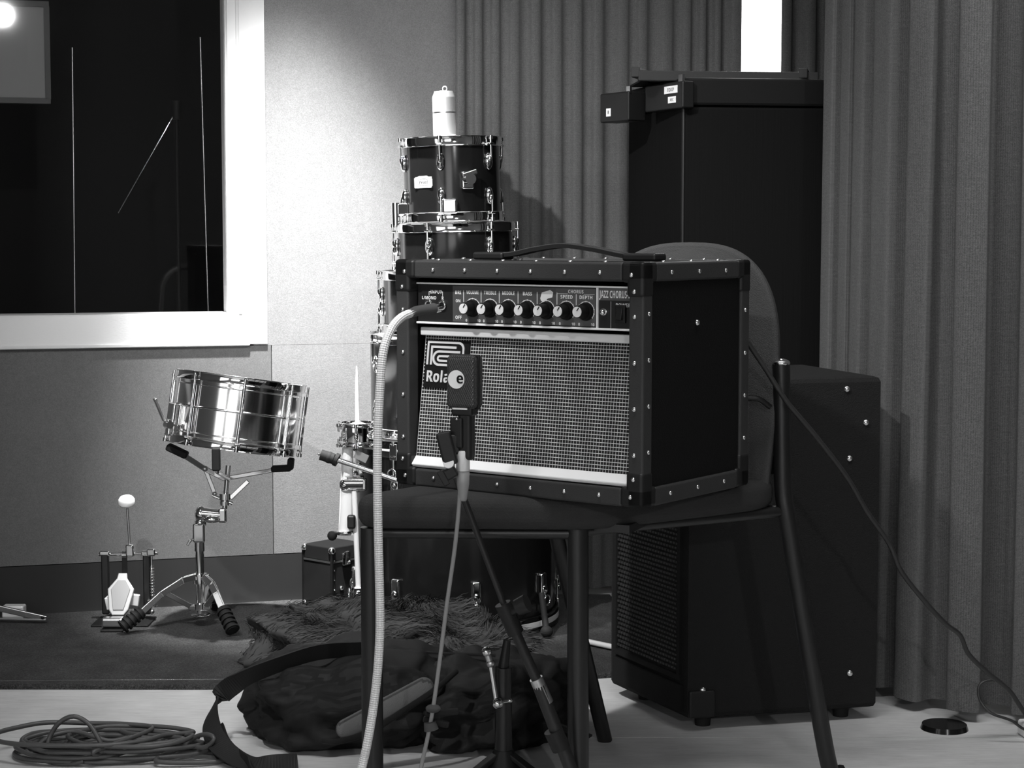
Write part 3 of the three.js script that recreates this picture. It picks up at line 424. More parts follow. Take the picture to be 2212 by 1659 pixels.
{ const t = thing('instrument_cable', 'thick white braided cable plugged into the amplifier input', 'cable');
  const p = [[-0.148, 0.779, -2.785], [-0.165, 0.772, -2.765], [-0.179, 0.756, -2.75], [-0.19, 0.725, -2.735], [-0.195, 0.675, -2.73], [-0.199, 0.586, -2.725], [-0.199, 0.49, -2.72], [-0.197, 0.393, -2.715], [-0.196, 0.318, -2.71], [-0.199, 0.256, -2.705], [-0.206, 0.195, -2.7], [-0.215, 0.141, -2.69], [-0.223, 0.106, -2.685], [-0.245, 0.01, -2.64], [-0.3, 0.0075, -2.4], [-0.2, 0.0075, -1.9]];
  const braid = grayTex(128, (u, v) => 0.5 + 0.5 * Math.sin((u * 4 + v * 4) * 6.2832) * Math.sin((u * 4 - v * 4) * 6.2832)); const bt = braid.clone(); bt.repeat.set(60, 1.5); bt.needsUpdate = true;
  part('cord', tube(p, 0.0066, 260, false, 14), mat(0.72, 0.6, 0, { bumpMap: bt, bumpScale: 0.0012 }), t);
  part('plug', [bar([-0.146, 0.78, -2.79], [-0.119, 0.783, -2.822], 0.0078, 0.0085), bar([-0.154, 0.777, -2.778], [-0.145, 0.78, -2.79], 0.0066, 0.0078)], M.padGrey, t); part('plug_ring', bar([-0.12, 0.783, -2.82], [-0.111, 0.784, -2.83], 0.0075, 0.007), M.chrome, t); }
{ const p = [[0.362, 0.736, -2.93], [0.371, 0.728, -2.93], [0.401, 0.686, -2.94], [0.44, 0.628, -2.95], [0.488, 0.573, -2.97], [0.546, 0.501, -3], [0.586, 0.439, -3.03], [0.629, 0.382, -3.06], [0.654, 0.332, -3.08], [0.694, 0.282, -3.1], [0.741, 0.232, -3.13], [0.776, 0.203, -3.16], [0.796, 0.166, -3.18], [0.833, 0.13, -3.2], [0.878, 0.092, -3.22], [0.906, 0.055, -3.235], [0.919, 0.036, -3.235]];
  solo('power_cable', 'black power cord running from the amplifier back to the power strip', 'cable', tube(p, 0.0042, 240, false, 8), M.cableBlack); }
{ const t = thing('power_strip', 'pale power strip on the floor at the foot of the right curtain', 'power strip', [0.985, 0, -3.25], 0.1);
  part('body', rbox(0.15, 0.028, 0.05, 0.005, 0, 0.014, 0), M.pale, t); for (const x of [-0.05, -0.01, 0.03]) part('socket', cyl(0.013, 0.013, 0.002, x, 0.0285, 0), M.black, t);
  part('rating_plate', box(0.05, 0.014, 0.001, -0.045, 0.015, 0.0256), label_(0, 50, 14, ['MAX 10A', '250V']), t); }
solo('floor_cable', 'thin black cord looped at the foot of the right curtain', 'cable', tube([[0.891, 0.081, -3.23], [0.856, 0.107, -3.225], [0.828, 0.102, -3.22], [0.826, 0.077, -3.215], [0.842, 0.056, -3.2], [0.879, 0.042, -3.2], [0.92, 0.02, -3.2], [1.05, 0.004, -3.16]], 0.0025, 80, false, 8), M.cableBlack);
solo('floor_disc', 'black oval base plate lying under the right curtain hem', 'base plate', cyl(0.04, 0.043, 0.009, 0.785, 0.0047, -3.3, 0, 0, 0, 40), M.blackGloss);

// small black clamp stand before the bag
{ const t = thing('clamp_stand', 'short black stand with a chrome jointed rod before the bag', 'stand', [-0.014, 0, -2.98]);
  part('post', cyl(0.0135, 0.0145, 0.15, 0, 0.115, 0), M.blackSatin, t); part('collar', cyl(0.016, 0.03, 0.03, 0, 0.038, 0), M.plastic, t);
  for (const a of [0.5, 2.6, 4.7]) part('leg', flatBar([Math.cos(a) * 0.015, 0.045, Math.sin(a) * 0.015], [Math.cos(a) * 0.085, 0.006, Math.sin(a) * 0.085], 0.018, 0.008, [0, 1, 0]), M.plastic, t);
  const r = p => { const q = p; return [q[0] + 0.014, q[1], q[2] + 2.98]; };
  part('rod', bar(r([-0.035, 0.2, -2.965]), r([-0.025, 0.135, -2.962]), 0.004), M.chrome, t); part('ball_joint', ball(0.0085, ...r([-0.041, 0.219, -2.965])), M.chrome, t); part('hinge', [ball(0.0075, ...r([-0.035, 0.2, -2.965])), bar(r([-0.041, 0.219, -2.965]), r([-0.035, 0.2, -2.965]), 0.006)], M.steel, t);
  part('thumb_screw', [ball(0.0095, ...r([-0.023, 0.135, -2.96])), bar(r([-0.023, 0.135, -2.96]), r([-0.003, 0.142, -2.95]), 0.003), ball(0.004, ...r([-0.003, 0.142, -2.95]))], M.chrome, t);
  part('post_tip', bar([0, 0.19, 0], [0.006, 0.235, 0.0], 0.009, 0.006), M.plastic, t); }

// ---------------------------------------------------------------- drums
function drum(name, label, r, h, pos, tilt, o = {}) {
  const t = thing(name, label, o.category || 'drum', pos, 0, o.group); t.rotation.z = tilt || 0; t.rotation.x = o.tx || 0;
  const rs = r - 0.008, sm = o.shell || M.blackGloss, hh = o.hoopH || 0.021, y0 = hh * 0.75, y1 = h - hh * 0.75;
  part('shell', lathe([[rs - 0.006, y0], [rs, y0], [rs, y1], [rs - 0.006, y1], [rs - 0.006, y0]], 96), sm, t);
  const hoop = y => lathe([[r - 0.008, y], [r - 0.001, y], [r, y + 0.001], [r - 0.003, y + 0.003], [r - 0.003, y + hh - 0.003], [r, y + hh - 0.001], [r - 0.001, y + hh], [r - 0.007, y + hh], [r - 0.008, y]], 96);
  part('hoop', hoop(0), o.hoop || M.chrome, t); part('hoop', hoop(h - hh), o.hoop || M.chrome, t);
  part('head', lathe([[0, h - 0.006], [r - 0.008, h - 0.006], [r - 0.008, h - 0.009], [0, h - 0.009]], 64), o.head || M.head, t); part('head', lathe([[0, 0.004], [r - 0.008, 0.004], [r - 0.008, 0.007], [0, 0.007]], 64), M.head, t);
  const nL = o.lugs || 6, a0 = o.a0 || 0;
  const lugG = () => o.lug ? o.lug() : mergeGeometries([ball(0.0105, 0, 0, 0.005, 0.95, 1.9, 0.8), ball(0.0075, 0, 0.006, 0.009, 0.8, 1.5, 0.9)].map(prep));
  for (let k = 0; k < nL; k++) for (const side of (o.through ? [0] : [1, -1])) {
    const a = a0 + (k + (side < 0 ? (o.stag || 0) : 0)) * 2 * Math.PI / nL; if (o.skip && o.skip(a)) continue;
    const ly = o.through ? h / 2 : side > 0 ? h - hh - (o.lugIn || 0.032) : hh + (o.lugIn || 0.032);
    const g = lugG(); if (side < 0) g.rotateX(Math.PI), g.rotateY(Math.PI); g.translate(0, ly, rs - 0.002); g.rotateY(a); const lg = part('lug', g, M.chrome, t);
    const e0 = o.through ? 0.004 : side > 0 ? ly + 0.005 : 0.002, e1 = o.through ? h - 0.004 : side > 0 ? h - 0.002 : ly - 0.005;
    const rod = bar([0, e0, r + 0.0035], [0, e1, r + 0.0035], 0.0026, 0.0026, 8), nut = cyl(0.005, 0.005, 0.008, 0, side > 0 ? h - 0.004 : 0.004, r + 0.0035, 0, 0, 0, 8), ear = rbox(0.014, 0.005, 0.012, 0.002, 0, side > 0 ? h - hh + 0.004 : hh - 0.004, r + 0.001);
    const rg = mergeGeometries([rod, nut, ear].concat(o.through ? [cyl(0.005, 0.005, 0.008, 0, 0.004, r + 0.0035, 0, 0, 0, 8), rbox(0.014, 0.005, 0.012, 0.002, 0, hh - 0.004, r + 0.001)] : []).map(prep)); rg.rotateY(a); part('tension_rod', rg, M.chrome, lg);
  }
  return { t, rs, hh };
}
const CX = -0.129, CZ = -4.2;
{ const { t, rs } = drum('bass_drum', 'large black bass drum standing on end under the stacked toms', 0.236, 0.432, [CX, 0.012, CZ], 0, { hoop: M.blackGloss, hoopH: 0.036, lugs: 8, a0: 0.22, stag: 0, lugIn: 0.07, lug: () => mergeGeometries([rbox(0.022, 0.05, 0.016, 0.006, 0, 0, 0.006), ball(0.009, 0, 0.012, 0.012, 1, 1.3, 0.8)].map(prep)) });
  for (let k = 0; k < 8; k++) { const a = 0.22 + k * Math.PI / 4; for (const y of [0.022, 0.41]) { const g = mergeGeometries([rbox(0.02, 0.036, 0.006, 0.002, 0, y, 0.239), torus(0.011, 0.0022, 0, y < 0.1 ? 0.07 : 0.362, 0.246, 0, 0, 0, 16)].map(prep)); g.rotateY(a); part('claw', g, M.chrome, t); } }
  part('hoop_inlay', lathe([[0.2365, 0.012], [0.2368, 0.013], [0.2368, 0.024], [0.2365, 0.025]], 96), M.silver, t); part('hoop_inlay', lathe([[0.2365, 0.41], [0.2368, 0.411], [0.2368, 0.414], [0.2365, 0.415]], 96), M.silver, t);
  part('spur', [bar([0.19, 0.12, 0.1], [0.205, 0.012, 0.19], 0.007), ball(0.014, 0.205, 0.012, 0.19, 1, 0.9, 1)], M.rubber, t); }
drum('floor_tom', 'wide black floor tom on the bass drum, lowest of the toms', 0.197, 0.228, [CX - 0.002, 0.445, CZ], 0.008, { lugs: 8, a0: -0.3, stag: 0.0, lugIn: 0.045 });
drum('tom_drum', 'black tom with chrome lugs, second from the bottom of the stack', 0.168, 0.14, [CX - 0.001, 0.674, CZ], 0.012, { lugs: 6, a0: -1.5, lugIn: 0.035 });
drum('tom_drum', 'short black tom directly under the top tom', 0.138, 0.104, [CX + 0.003, 0.8155, CZ], 0.02, { lugs: 6, a0: -0.42, lugIn: 0.03 });
{ const { t, rs } = drum('tom_drum', 'small black tom with an oval badge on top of the stack', 0.116, 0.188, [CX - 0.004, 0.9215, CZ], 0.024, { lugs: 6, a0: -0.19, lugIn: 0.034, hoopH: 0.022 });
  const bp = (g, a, y, out = 0.001) => { g.translate(0, y, rs + out); g.rotateY(a); return g; };
  const bcv = document.createElement('canvas'); bcv.width = 256; bcv.height = 128; const b = bcv.getContext('2d'); b.fillStyle = '#b4b4b4'; b.fillRect(0, 0, 256, 128); b.strokeStyle = '#222'; b.lineWidth = 4; b.beginPath(); b.ellipse(138, 64, 88, 40, 0, 0, 7); b.stroke(); b.fillStyle = '#222'; b.font = 'italic bold 50px serif'; b.textAlign = 'center'; b.textBaseline = 'middle'; b.fillText('Pearl', 130, 64);
  const btx = new THREE.CanvasTexture(bcv); btx.colorSpace = THREE.SRGBColorSpace;
  const pl = new THREE.PlaneGeometry(0.046, 0.024, 8, 1); { const p = pl.attributes.position; for (let i = 0; i < p.count; i++) p.setZ(i, -(p.getX(i) ** 2) / (2 * rs)); }
  const bs = part('badge_plate', bp(extr(new THREE.Shape([[-0.023, -0.012], [0.021, -0.012], [0.024, -0.008], [0.024, 0.006], [0.01, 0.0135], [-0.01, 0.0135], [-0.024, 0.009], [-0.024, -0.01]].map(p => new THREE.Vector2(...p))), 0.0015, 0.0005), -0.6, 0.088, -0.0016), M.silver, t);
  part('badge_print', bp(pl, -0.6, 0.088, 0.0012), mat(0.9, 0.4, 0.2, { map: btx }), bs);
  part('mount_bracket', [bp(rbox(0.03, 0.04, 0.016, 0.006, 0, 0, 0), 0.33, 0.09, 0.006), bp(cyl(0.012, 0.013, 0.03, 0, 0, 0, Math.PI / 2), 0.33, 0.092, 0.018), bp(rbox(0.036, 0.012, 0.01, 0.003, 0, 0, 0, 0, 0, 0.3), 0.33, 0.104, 0.024)], M.chrome, t);
  part('mount_bracket', [bp(rbox(0.034, 0.034, 0.02, 0.006), -0.02, 0.034, 0.006), bp(rbox(0.026, 0.03, 0.03, 0.006), -1.25, 0.03, 0.012), bp(cyl(0.009, 0.009, 0.05, 0, 0, 0), -1.22, 0.02, 0.026)], M.chrome, t); }
{ const t = thing('beverage_can', 'shiny pale drink can with raised tab on the top tom', 'can', [-0.15, 1.1045, -4.17]); t.rotation.z = 0.026;
  part('body', lathe([[0, 0.001], [0.019, 0.001], [0.0215, 0.003], [0.0255, 0.009], [0.0258, 0.012], [0.0258, 0.092], [0.0255, 0.095], [0.0215, 0.105], [0.0212, 0.107], [0.0205, 0.107], [0.0203, 0.104], [0, 0.104]], 48), mat(0.6, 0.3, 0.6), t);
  part('pull_tab', move(new THREE.TorusGeometry(0.0052, 0.0013, 8, 20), 0.003, 0.1125, 0.004, 0.2, 0.5, 0), M.alu, t);
  part('printed_band', lathe([[0.02585, 0.058], [0.0259, 0.0585], [0.0259, 0.0605], [0.02585, 0.061]], 48), M.steel, t); }
// snare drum on its stand
{ const tz = -7.3 * Math.PI / 180, c = [-0.612, 0.497, -4.1], h = 0.162; const pos = [c[0] + Math.sin(tz) * h / 2, c[1] - Math.cos(tz) * h / 2, c[2]];
  const { t } = drum('snare_drum', 'chrome snare drum tilted on its stand before the wall', 0.146, h, pos, tz, { shell: mat(0.85, 0.14, 1), lugs: 8, a0: 0.2, through: true, hoopH: 0.019, tx: -0.10, lug: () => cyl(0.0042, 0.0042, 0.11, 0, 0, 0.010, 0, 0, 0, 12) });
  part('shell_bead', [torus(0.1375, 0.003, 0, h / 2 + 0.004, 0), torus(0.1375, 0.002, 0, 0.028, 0), torus(0.1375, 0.002, 0, h - 0.028, 0)], M.chrome, t);
  const a = -1.05, pp = g => { g.rotateY(a); return g; };
  part('throw_off', [pp(rbox(0.034, 0.05, 0.018, 0.004, 0, 0.062, 0.146)), pp(rbox(0.02, 0.03, 0.014, 0.003, 0.002, 0.03, 0.152)), pp(rbox(0.03, 0.012, 0.022, 0.003, 0, 0.045, 0.152)), pp(cyl(0.008, 0.008, 0.024, 0.012, 0.038, 0.16, 0, 0, 1.57))], M.chrome, t);
  part('throw_lever', pp(flatBar([0, 0.045, 0.166], [0.004, 0.092, 0.196], 0.014, 0.006, [0, 0, 1])), M.steel, t); }
{ const k = 0.001046, bx = -0.704, bz = -4.13, t = thing('snare_stand', 'chrome tripod snare stand with three rubber feet', 'stand', [bx, 0.0125, bz]);
  const L = (u, v, z = 0) => [(u - 433) * k, 0.8875 - (v - 500) * k, z];
  part('lower_tube', bar(L(433, 1322), L(433, 1165), 0.0098), M.chrome, t); part('tube_clamp', [bar(L(433, 1186), L(433, 1166), 0.0118), rbox(0.028, 0.046, 0.026, 0.006, ...L(433, 1146)), ball(0.014, ...L(436, 1124)), bar(L(425, 1152), L(412, 1166, 0.01), 0.003), rbox(0.006, 0.016, 0.004, 0.002, ...L(412, 1166, 0.012), 0, 0, -0.5)], M.chrome, t);
  part('upper_tube', bar(L(434, 1135), L(436, 1096), 0.0085), M.chrome, t);
  part('tilter', [ball(0.016, ...L(437, 1106), 0.9, 1.2, 0.9), bar(L(440, 1104), L(484, 1108), 0.014, 0.013), rbox(0.02, 0.034, 0.026, 0.006, ...L(484, 1108)), ball(0.012, ...L(462, 1116, 0.012), 1.6, 0.7, 0.8)], M.chrome, t);
  part('basket_post', bar(L(486, 1115), L(497, 1000), 0.0065), M.chrome, t);
  part('basket_crank', [bar(L(462, 1066), L(505, 1083), 0.004), cyl(0.013, 0.013, 0.014, ...L(489, 1068)), cyl(0.011, 0.011, 0.01, ...L(488, 1082))], M.chrome, t);
  const arm = (a, b, c2, d) => [flatBar(a, b, 0.012, 0.004, [0, 0.3, 1]), flatBar(c2, d, 0.010, 0.004, [0, 0.3, 1])];
  part('basket_arm', [flatBar(L(490, 1030), L(446, 1008), 0.012, 0.005, [0, 0.3, 1]), flatBar(L(446, 1008), L(408, 976, 0.03), 0.012, 0.005, [0, 0.3, 1]), flatBar(L(448, 1010), L(468, 1064), 0.010, 0.005, [0, 0.3, 1]), ball(0.007, ...L(447, 1008)), ball(0.006, ...L(467, 1062))], M.steel, t);
  part('basket_arm', [flatBar(L(497, 1028), L(592, 1010, 0.01), 0.010, 0.005, [0, 0.3, 1]), flatBar(L(500, 1072), L(540, 1034), 0.011, 0.005, [0, 0.3, 1])], M.chromeBrushed, t);
  part('basket_arm', [bar(L(497, 1030, 0.0), L(496, 996, 0.15), 0.005), bar(L(496, 996, 0.15), L(499, 985, 0.165), 0.005)], M.chrome, t);
  part('arm_tip', rbox(0.05, 0.016, 0.03, 0.005, ...L(393, 966, 0.03), 0, 0, -0.45), M.rubber, t);
  part('arm_tip', [rbox(0.045, 0.014, 0.028, 0.005, ...L(612, 1006, 0.01), 0, 0, 0.05), rbox(0.014, 0.026, 0.028, 0.004, ...L(632, 996, 0.01), 0, 0, -0.1)], M.rubber, t);
  part('arm_tip', rbox(0.018, 0.05, 0.014, 0.004, ...L(499, 966, 0.182)), M.rubber, t);
  part('leg_collar', [cyl(0.016, 0.016, 0.022, ...L(433, 1246)), rbox(0.03, 0.012, 0.03, 0.003, ...L(433, 1244))], M.chrome, t); part('hub', [cyl(0.018, 0.018, 0.012, ...L(433, 1306)), rbox(0.05, 0.014, 0.03, 0.004, ...L(432, 1308)), lathe([[0, 0.0], [0.02, 0.002], [0.022, 0.006], [0, 0.006]]).translate(...L(433, 1330))], M.chrome, t);
  const leg = (pts, brace) => part('leg', [...pts.slice(1).flatMap((p, i) => [flatBar([pts[i][0], pts[i][1], pts[i][2] - 0.007], [p[0], p[1], p[2] - 0.007], 0.014, 0.003, [0.2, 0, 1]), flatBar([pts[i][0], pts[i][1], pts[i][2] + 0.007], [p[0], p[1], p[2] + 0.007], 0.014, 0.003, [0.2, 0, 1])]), ...(brace ? [flatBar(brace[0], brace[1], 0.012, 0.004, [0.2, 0, 1])] : []), ball(0.006, ...pts[2])], M.chromeBrushed, t);
  const fz = 0.075;
  leg([L(428, 1240, 0.005), L(400, 1246, 0.02), L(358, 1272, 0.04), L(318, 1308, 0.06)], [L(364, 1270, 0.04), L(418, 1308, 0.01)]);
  leg([L(440, 1240, 0.005), L(462, 1252, 0.03), L(474, 1268, 0.05), L(496, 1306, 0.08)], [L(476, 1266, 0.05), L(446, 1306, 0.012)]);
  leg([L(434, 1240, -0.01), L(437, 1250, -0.05), L(440, 1270, -0.09), L(442, 1318, -0.135)], [L(439, 1264, -0.08), L(434, 1306, -0.012)]);
  const foot = (a, b) => { const A = V(a), B = V(b), gs = [bar(a, b, 0.013, 0.0115)]; for (let i = 0; i < 5; i++) { const p = A.clone().lerp(B, 0.1 + i * 0.2), q = A.clone().lerp(B, 0.18 + i * 0.2); gs.push(bar(p.toArray(), q.toArray(), 0.0165, 0.0165)); } part('rubber_foot', gs, M.rubber, t); };
  foot(L(318, 1306, 0.06), [-0.16, 0.013, 0.085]); foot(L(492, 1298, 0.075), [0.09, 0.013, 0.115]); foot(L(441, 1312, -0.13), [0.012, 0.013, -0.155]); }
// bass drum pedal
{ const k = 0.00105, t = thing('drum_pedal', 'chrome bass drum pedal with a white felt beater', 'pedal', [-0.889, 0.0125, -4.18]);
  const L = (u, v, z = 0) => [(u - 255) * k, 0.8875 - (v - 500) * k, z];
  part('post', rbox(0.017, 0.14, 0.016, 0.004, ...L(213, 1268, -0.02)), M.blackSatin, t); part('post', rbox(0.017, 0.14, 0.016, 0.004, ...L(304, 1268, -0.02)), M.blackSatin, t);
  part('axle', [bar(L(200, 1203, -0.02), L(330, 1200, -0.02), 0.004), rbox(0.024, 0.012, 0.02, 0.004, ...L(213, 1200, -0.02)), rbox(0.024, 0.012, 0.02, 0.004, ...L(304, 1199, -0.02)), rbox(0.02, 0.03, 0.018, 0.005, ...L(268, 1194, -0.02)), cyl(0.011, 0.011, 0.01, ...L(256, 1204, -0.02), 0, 0, 1.57)], M.chrome, t);
  const bt = part('beater', lathe([[0, 0.014], [0.004, 0.013], [0.014, 0.012], [0.0185, 0.006], [0.019, -0.004], [0.016, -0.009], [0, -0.012]], 32).rotateX(0.25).translate(...L(262, 1087, -0.02)), M.felt, t); part('shaft', bar(L(268, 1196, -0.02), L(262, 1078, -0.02), 0.003), M.steel, bt);
  part('chain', rbox(0.012, 0.045, 0.004, 0.001, ...L(257, 1222, -0.012)), M.black, t);
  const fb = shape([[-0.012, 0.0], [-0.02, 0.012], [-0.027, 0.055], [-0.028, 0.062], [-0.010, 0.088], [-0.008, 0.1], [0.008, 0.1], [0.010, 0.088], [0.028, 0.062], [0.027, 0.055], [0.02, 0.012], [0.012, 0]]);
  const fbm = move(extr(fb, 0.005, 0.002, 2), ...L(256, 1322, 0.06), -0.62); part('footboard', fbm, mat(0.3, 0.45, 0.4), t);
  const fi = shape([[-0.011, 0.01], [-0.021, 0.06], [-0.008, 0.082], [0.008, 0.082], [0.021, 0.06], [0.011, 0.01]]); const fp = part('footboard_grip', move(extr(fi, 0.002, 0.0008, 1), L(256, 1322, 0.06)[0], L(256, 1322, 0.06)[1] + 0.004, 0.0655, -0.62), mat(0.22, 0.6, 0.2), t);
  part('heel_plate', rbox(0.05, 0.022, 0.03, 0.006, ...L(250, 1331, 0.085)), M.chromeBrushed, t); part('base_plate', [rbox(0.13, 0.006, 0.1, 0.002, ...L(258, 1346, 0.01)), rbox(0.05, 0.006, 0.09, 0.002, ...L(252, 1346, 0.07))], M.black, t);
  part('spring', [bar(L(316, 1225, -0.01), L(317, 1300, -0.01), 0.0042), bar(L(316, 1205, -0.01), L(316, 1228, -0.01), 0.0025), ...Array.from({ length: 10 }, (_, i) => torus(0.0048, 0.001, ...L(316.5, 1232 + i * 6.5, -0.01), Math.PI / 2, 0, 0, 14))], M.chrome, t);
  part('spring_clamp', [rbox(0.02, 0.018, 0.016, 0.004, ...L(316, 1196, -0.01)), rbox(0.022, 0.02, 0.018, 0.004, ...L(316, 1308, -0.01)), ball(0.006, ...L(317, 1326, 0))], M.chrome, t);
  part('side_plate', [rbox(0.008, 0.028, 0.03, 0.002, ...L(227, 1302, 0.02), 0, 0, 0.2), rbox(0.018, 0.026, 0.012, 0.002, ...L(285, 1296, 0.02), 0, 0, -0.15)], M.silver, t); }
// flight case
{ const t = thing('flight_case', 'small black case with metal corners beside the bass drum', 'case', [-0.424, 0.0125, -4.362], -0.712);
  const w = 0.1, d = 0.11, h = 0.148;
  part('body', rbox(w, 0.112, d, 0.003, 0, 0.056, 0), M.tolex, t); part('lid', rbox(w, 0.033, d, 0.003, 0, 0.132, 0), M.tolex, t);
  part('lid_strip', [box(w + 0.002, 0.004, d + 0.002, 0, 0.1135, 0)], M.steel, t);
  for (const sx of [-1, 1]) for (const sz of [-1, 1]) { for (const y of [0.007, h - 0.007]) part('corner', ball(0.009, sx * (w / 2 - 0.004), y, sz * (d / 2 - 0.004), 1, 1, 1, 12), M.chrome, t); part('edge_angle', [rbox(0.006, 0.13, 0.006, 0.001, sx * (w / 2 - 0.0015), h / 2, sz * (d / 2 - 0.0015))], M.black, t); for (let i = 0; i < 5; i++) part('rivet', ball(0.0018, sx * (w / 2 + 0.0005), 0.025 + i * 0.023, sz * (d / 2 - 0.008), 1, 1, 1, 8), M.chrome, t); }
  part('latch', [rbox(0.006, 0.03, 0.026, 0.003, w / 2 + 0.002, 0.118, 0.01), cyl(0.011, 0.011, 0.004, w / 2 + 0.004, 0.126, 0.01, 0, 0, Math.PI / 2), rbox(0.006, 0.02, 0.016, 0.002, w / 2 + 0.003, 0.112, -0.032)], M.chrome, t); part('ball_corner', [ball(0.009, w / 2 - 0.002, 0.012, -0.01, 1, 1, 1), ball(0.006, w / 2, 0.05, 0.025)], M.chrome, t); }
// hardware stand, small drum and stick left of the bass drum
{ const t = thing('hardware_stand', 'pale folded drum hardware post with chrome clamps and a slanted rod', 'stand', [-0.362, 0.0125, -4.03]);
  const k = 0.00101, L = (u, v, z = 0) => [(u - 747) * k, 0.8875 - (v - 500) * k, z];
  part('main_tube', bar(L(744, 1152), L(749, 968), 0.0165, 0.012), M.printWhite, t); part('lower_tube', [bar(L(772, 1295, 0.012), L(764, 1060, 0.012), 0.006)], M.printWhite, t);
  part('clamp', [cyl(0.016, 0.016, 0.04, ...L(764, 1042, 0.012), 0, 0, 1.57), ball(0.014, ...L(745, 1046, 0.014)), rbox(0.026, 0.028, 0.02, 0.005, ...L(778, 1046, 0.01)), rbox(0.012, 0.03, 0.012, 0.004, ...L(776, 1010, 0.015), 0, 0, 0.3)], M.chrome, t);
  part('clamp', [rbox(0.018, 0.03, 0.018, 0.005, ...L(758, 1126, 0.022))], M.plastic, t);
  part('slanted_rod', bar(L(700, 980, 0.03), L(858, 1032, 0.045), 0.006), M.chrome, t); part('rubber_tip', [bar(L(694, 979, 0.03), L(722, 988, 0.032), 0.012, 0.012), ball(0.013, ...L(712, 985, 0.031)), bar(L(724, 988, 0.032), L(731, 991, 0.033), 0.0145, 0.0145)], M.rubber, t); part('rod_tip', ball(0.003, ...L(690, 978, 0.03)), M.chrome, t);
  part('name_plate', rbox(0.03, 0.018, 0.003, 0.001, ...L(781, 983, 0.03), 0, 0, -0.45), mat(0.3, 0.4, 0.6), t);
  part('foot', [ball(0.014, ...L(771, 1285, 0.012)), cyl(0.012, 0.015, 0.02, ...L(772, 1300, 0.012)), bar(L(772, 1300, 0.012), L(772, 1348, 0.012), 0.008), rbox(0.03, 0.012, 0.02, 0.003, ...L(776, 1276, 0.012))], M.chrome, t);
  part('rubber_tip', [ball(0.011, ...L(714, 1160)), bar(L(716, 1158), L(735, 1148), 0.004)], M.rubber, t); part('tube_bottom', lathe([[0, 0], [0.024, 0.002], [0.02, 0.01], [0, 0.012]], 20).translate(...L(744, 1158)), M.chrome, t); }
drum('small_drum', 'tiny chrome drum with a white head on the hardware post', 0.042, 0.052, [-0.338, 0.432, -4.03], 0, { shell: M.chrome, lugs: 6, hoopH: 0.009, lugIn: 0.014, head: M.printWhite, lug: () => ball(0.005, 0, 0, 0.003, 1, 1.4, 0.8) });
solo('drumstick', 'pale drumstick standing upright behind the tiny chrome drum', 'drumstick', lathe([[0, 0], [0.0042, 0.001], [0.0042, 0.07], [0.0032, 0.1], [0.0014, 0.125], [0, 0.127]], 16).translate(-0.34, 0.48, -4.045), mat(0.75, 0.6));
{ const t = thing('stand_leg', 'flat chrome stand leg reaching in at the left edge', 'stand', [-1.12, 0.0125, -4.19], 0);
  part('leg_bar', flatBar([-0.2, 0.065, 0.02], [0.06, 0.008, 0.03], 0.014, 0.008, [0, 0, 1]), M.chromeBrushed, t); part('bracket', rbox(0.05, 0.028, 0.03, 0.004, -0.03, 0.014, -0.03), M.silver, t); part('bolt', ball(0.004, 0.052, 0.012, 0.036), M.black, t); part('brace', flatBar([-0.2, 0.008, 0.01], [0.06, 0.006, 0.03], 0.012, 0.006, [0, 1, 0]), M.steel, t); }
solo('metal_rod', 'thin pale metal rod lying on the carpet beside the floor speaker', 'rod', bar([0.13, 0.02, -3.96], [0.24, 0.018, -3.86], 0.006), M.silver);

// ---------------------------------------------------------------- bag, fur coat, coiled cable
function blob(cx, cy, cz, rx, ry, rz, ex, bump, sd, nu = 90, nv = 48) {
  const pos = [], idx = []; const sp = (v, e) => Math.sign(v) * Math.pow(Math.abs(v), e);
  for (let j = 0; j <= nv; j++) for (let i = 0; i <= nu; i++) {
    const a = 2 * Math.PI * (i % nu) / nu, b = -Math.PI / 2 + Math.PI * j / nv; let x = sp(Math.cos(b), 0.7) * sp(Math.cos(a), ex), y = sp(Math.sin(b), 0.8), z = sp(Math.cos(b), 0.7) * sp(Math.sin(a), ex);
    const n = 1 + bump * (noise.noise(x * 2.1 + sd, y * 2.1, z * 2.1) + 0.5 * noise.noise(x * 5 + sd, y * 5, z * 5 + sd));
    let Y = cy + y * ry * n + (y > 0 ? bump * ry * 0.8 * noise.noise(x * 3 + sd, 4.4, z * 3) : 0); Y = Math.max(0.003, Y);
    pos.push(cx + x * rx * n, Y, cz + z * rz * n);
    if (i < nu && j < nv) { const A = j * (nu + 1) + i; idx.push(A, A + nu + 1, A + 1, A + 1, A + nu + 1, A + nu + 2); } }
  const g = new THREE.BufferGeometry(); g.setAttribute('position', new THREE.Float32BufferAttribute(pos, 3)); g.setIndex(idx); g.computeVertexNormals(); return g;
}
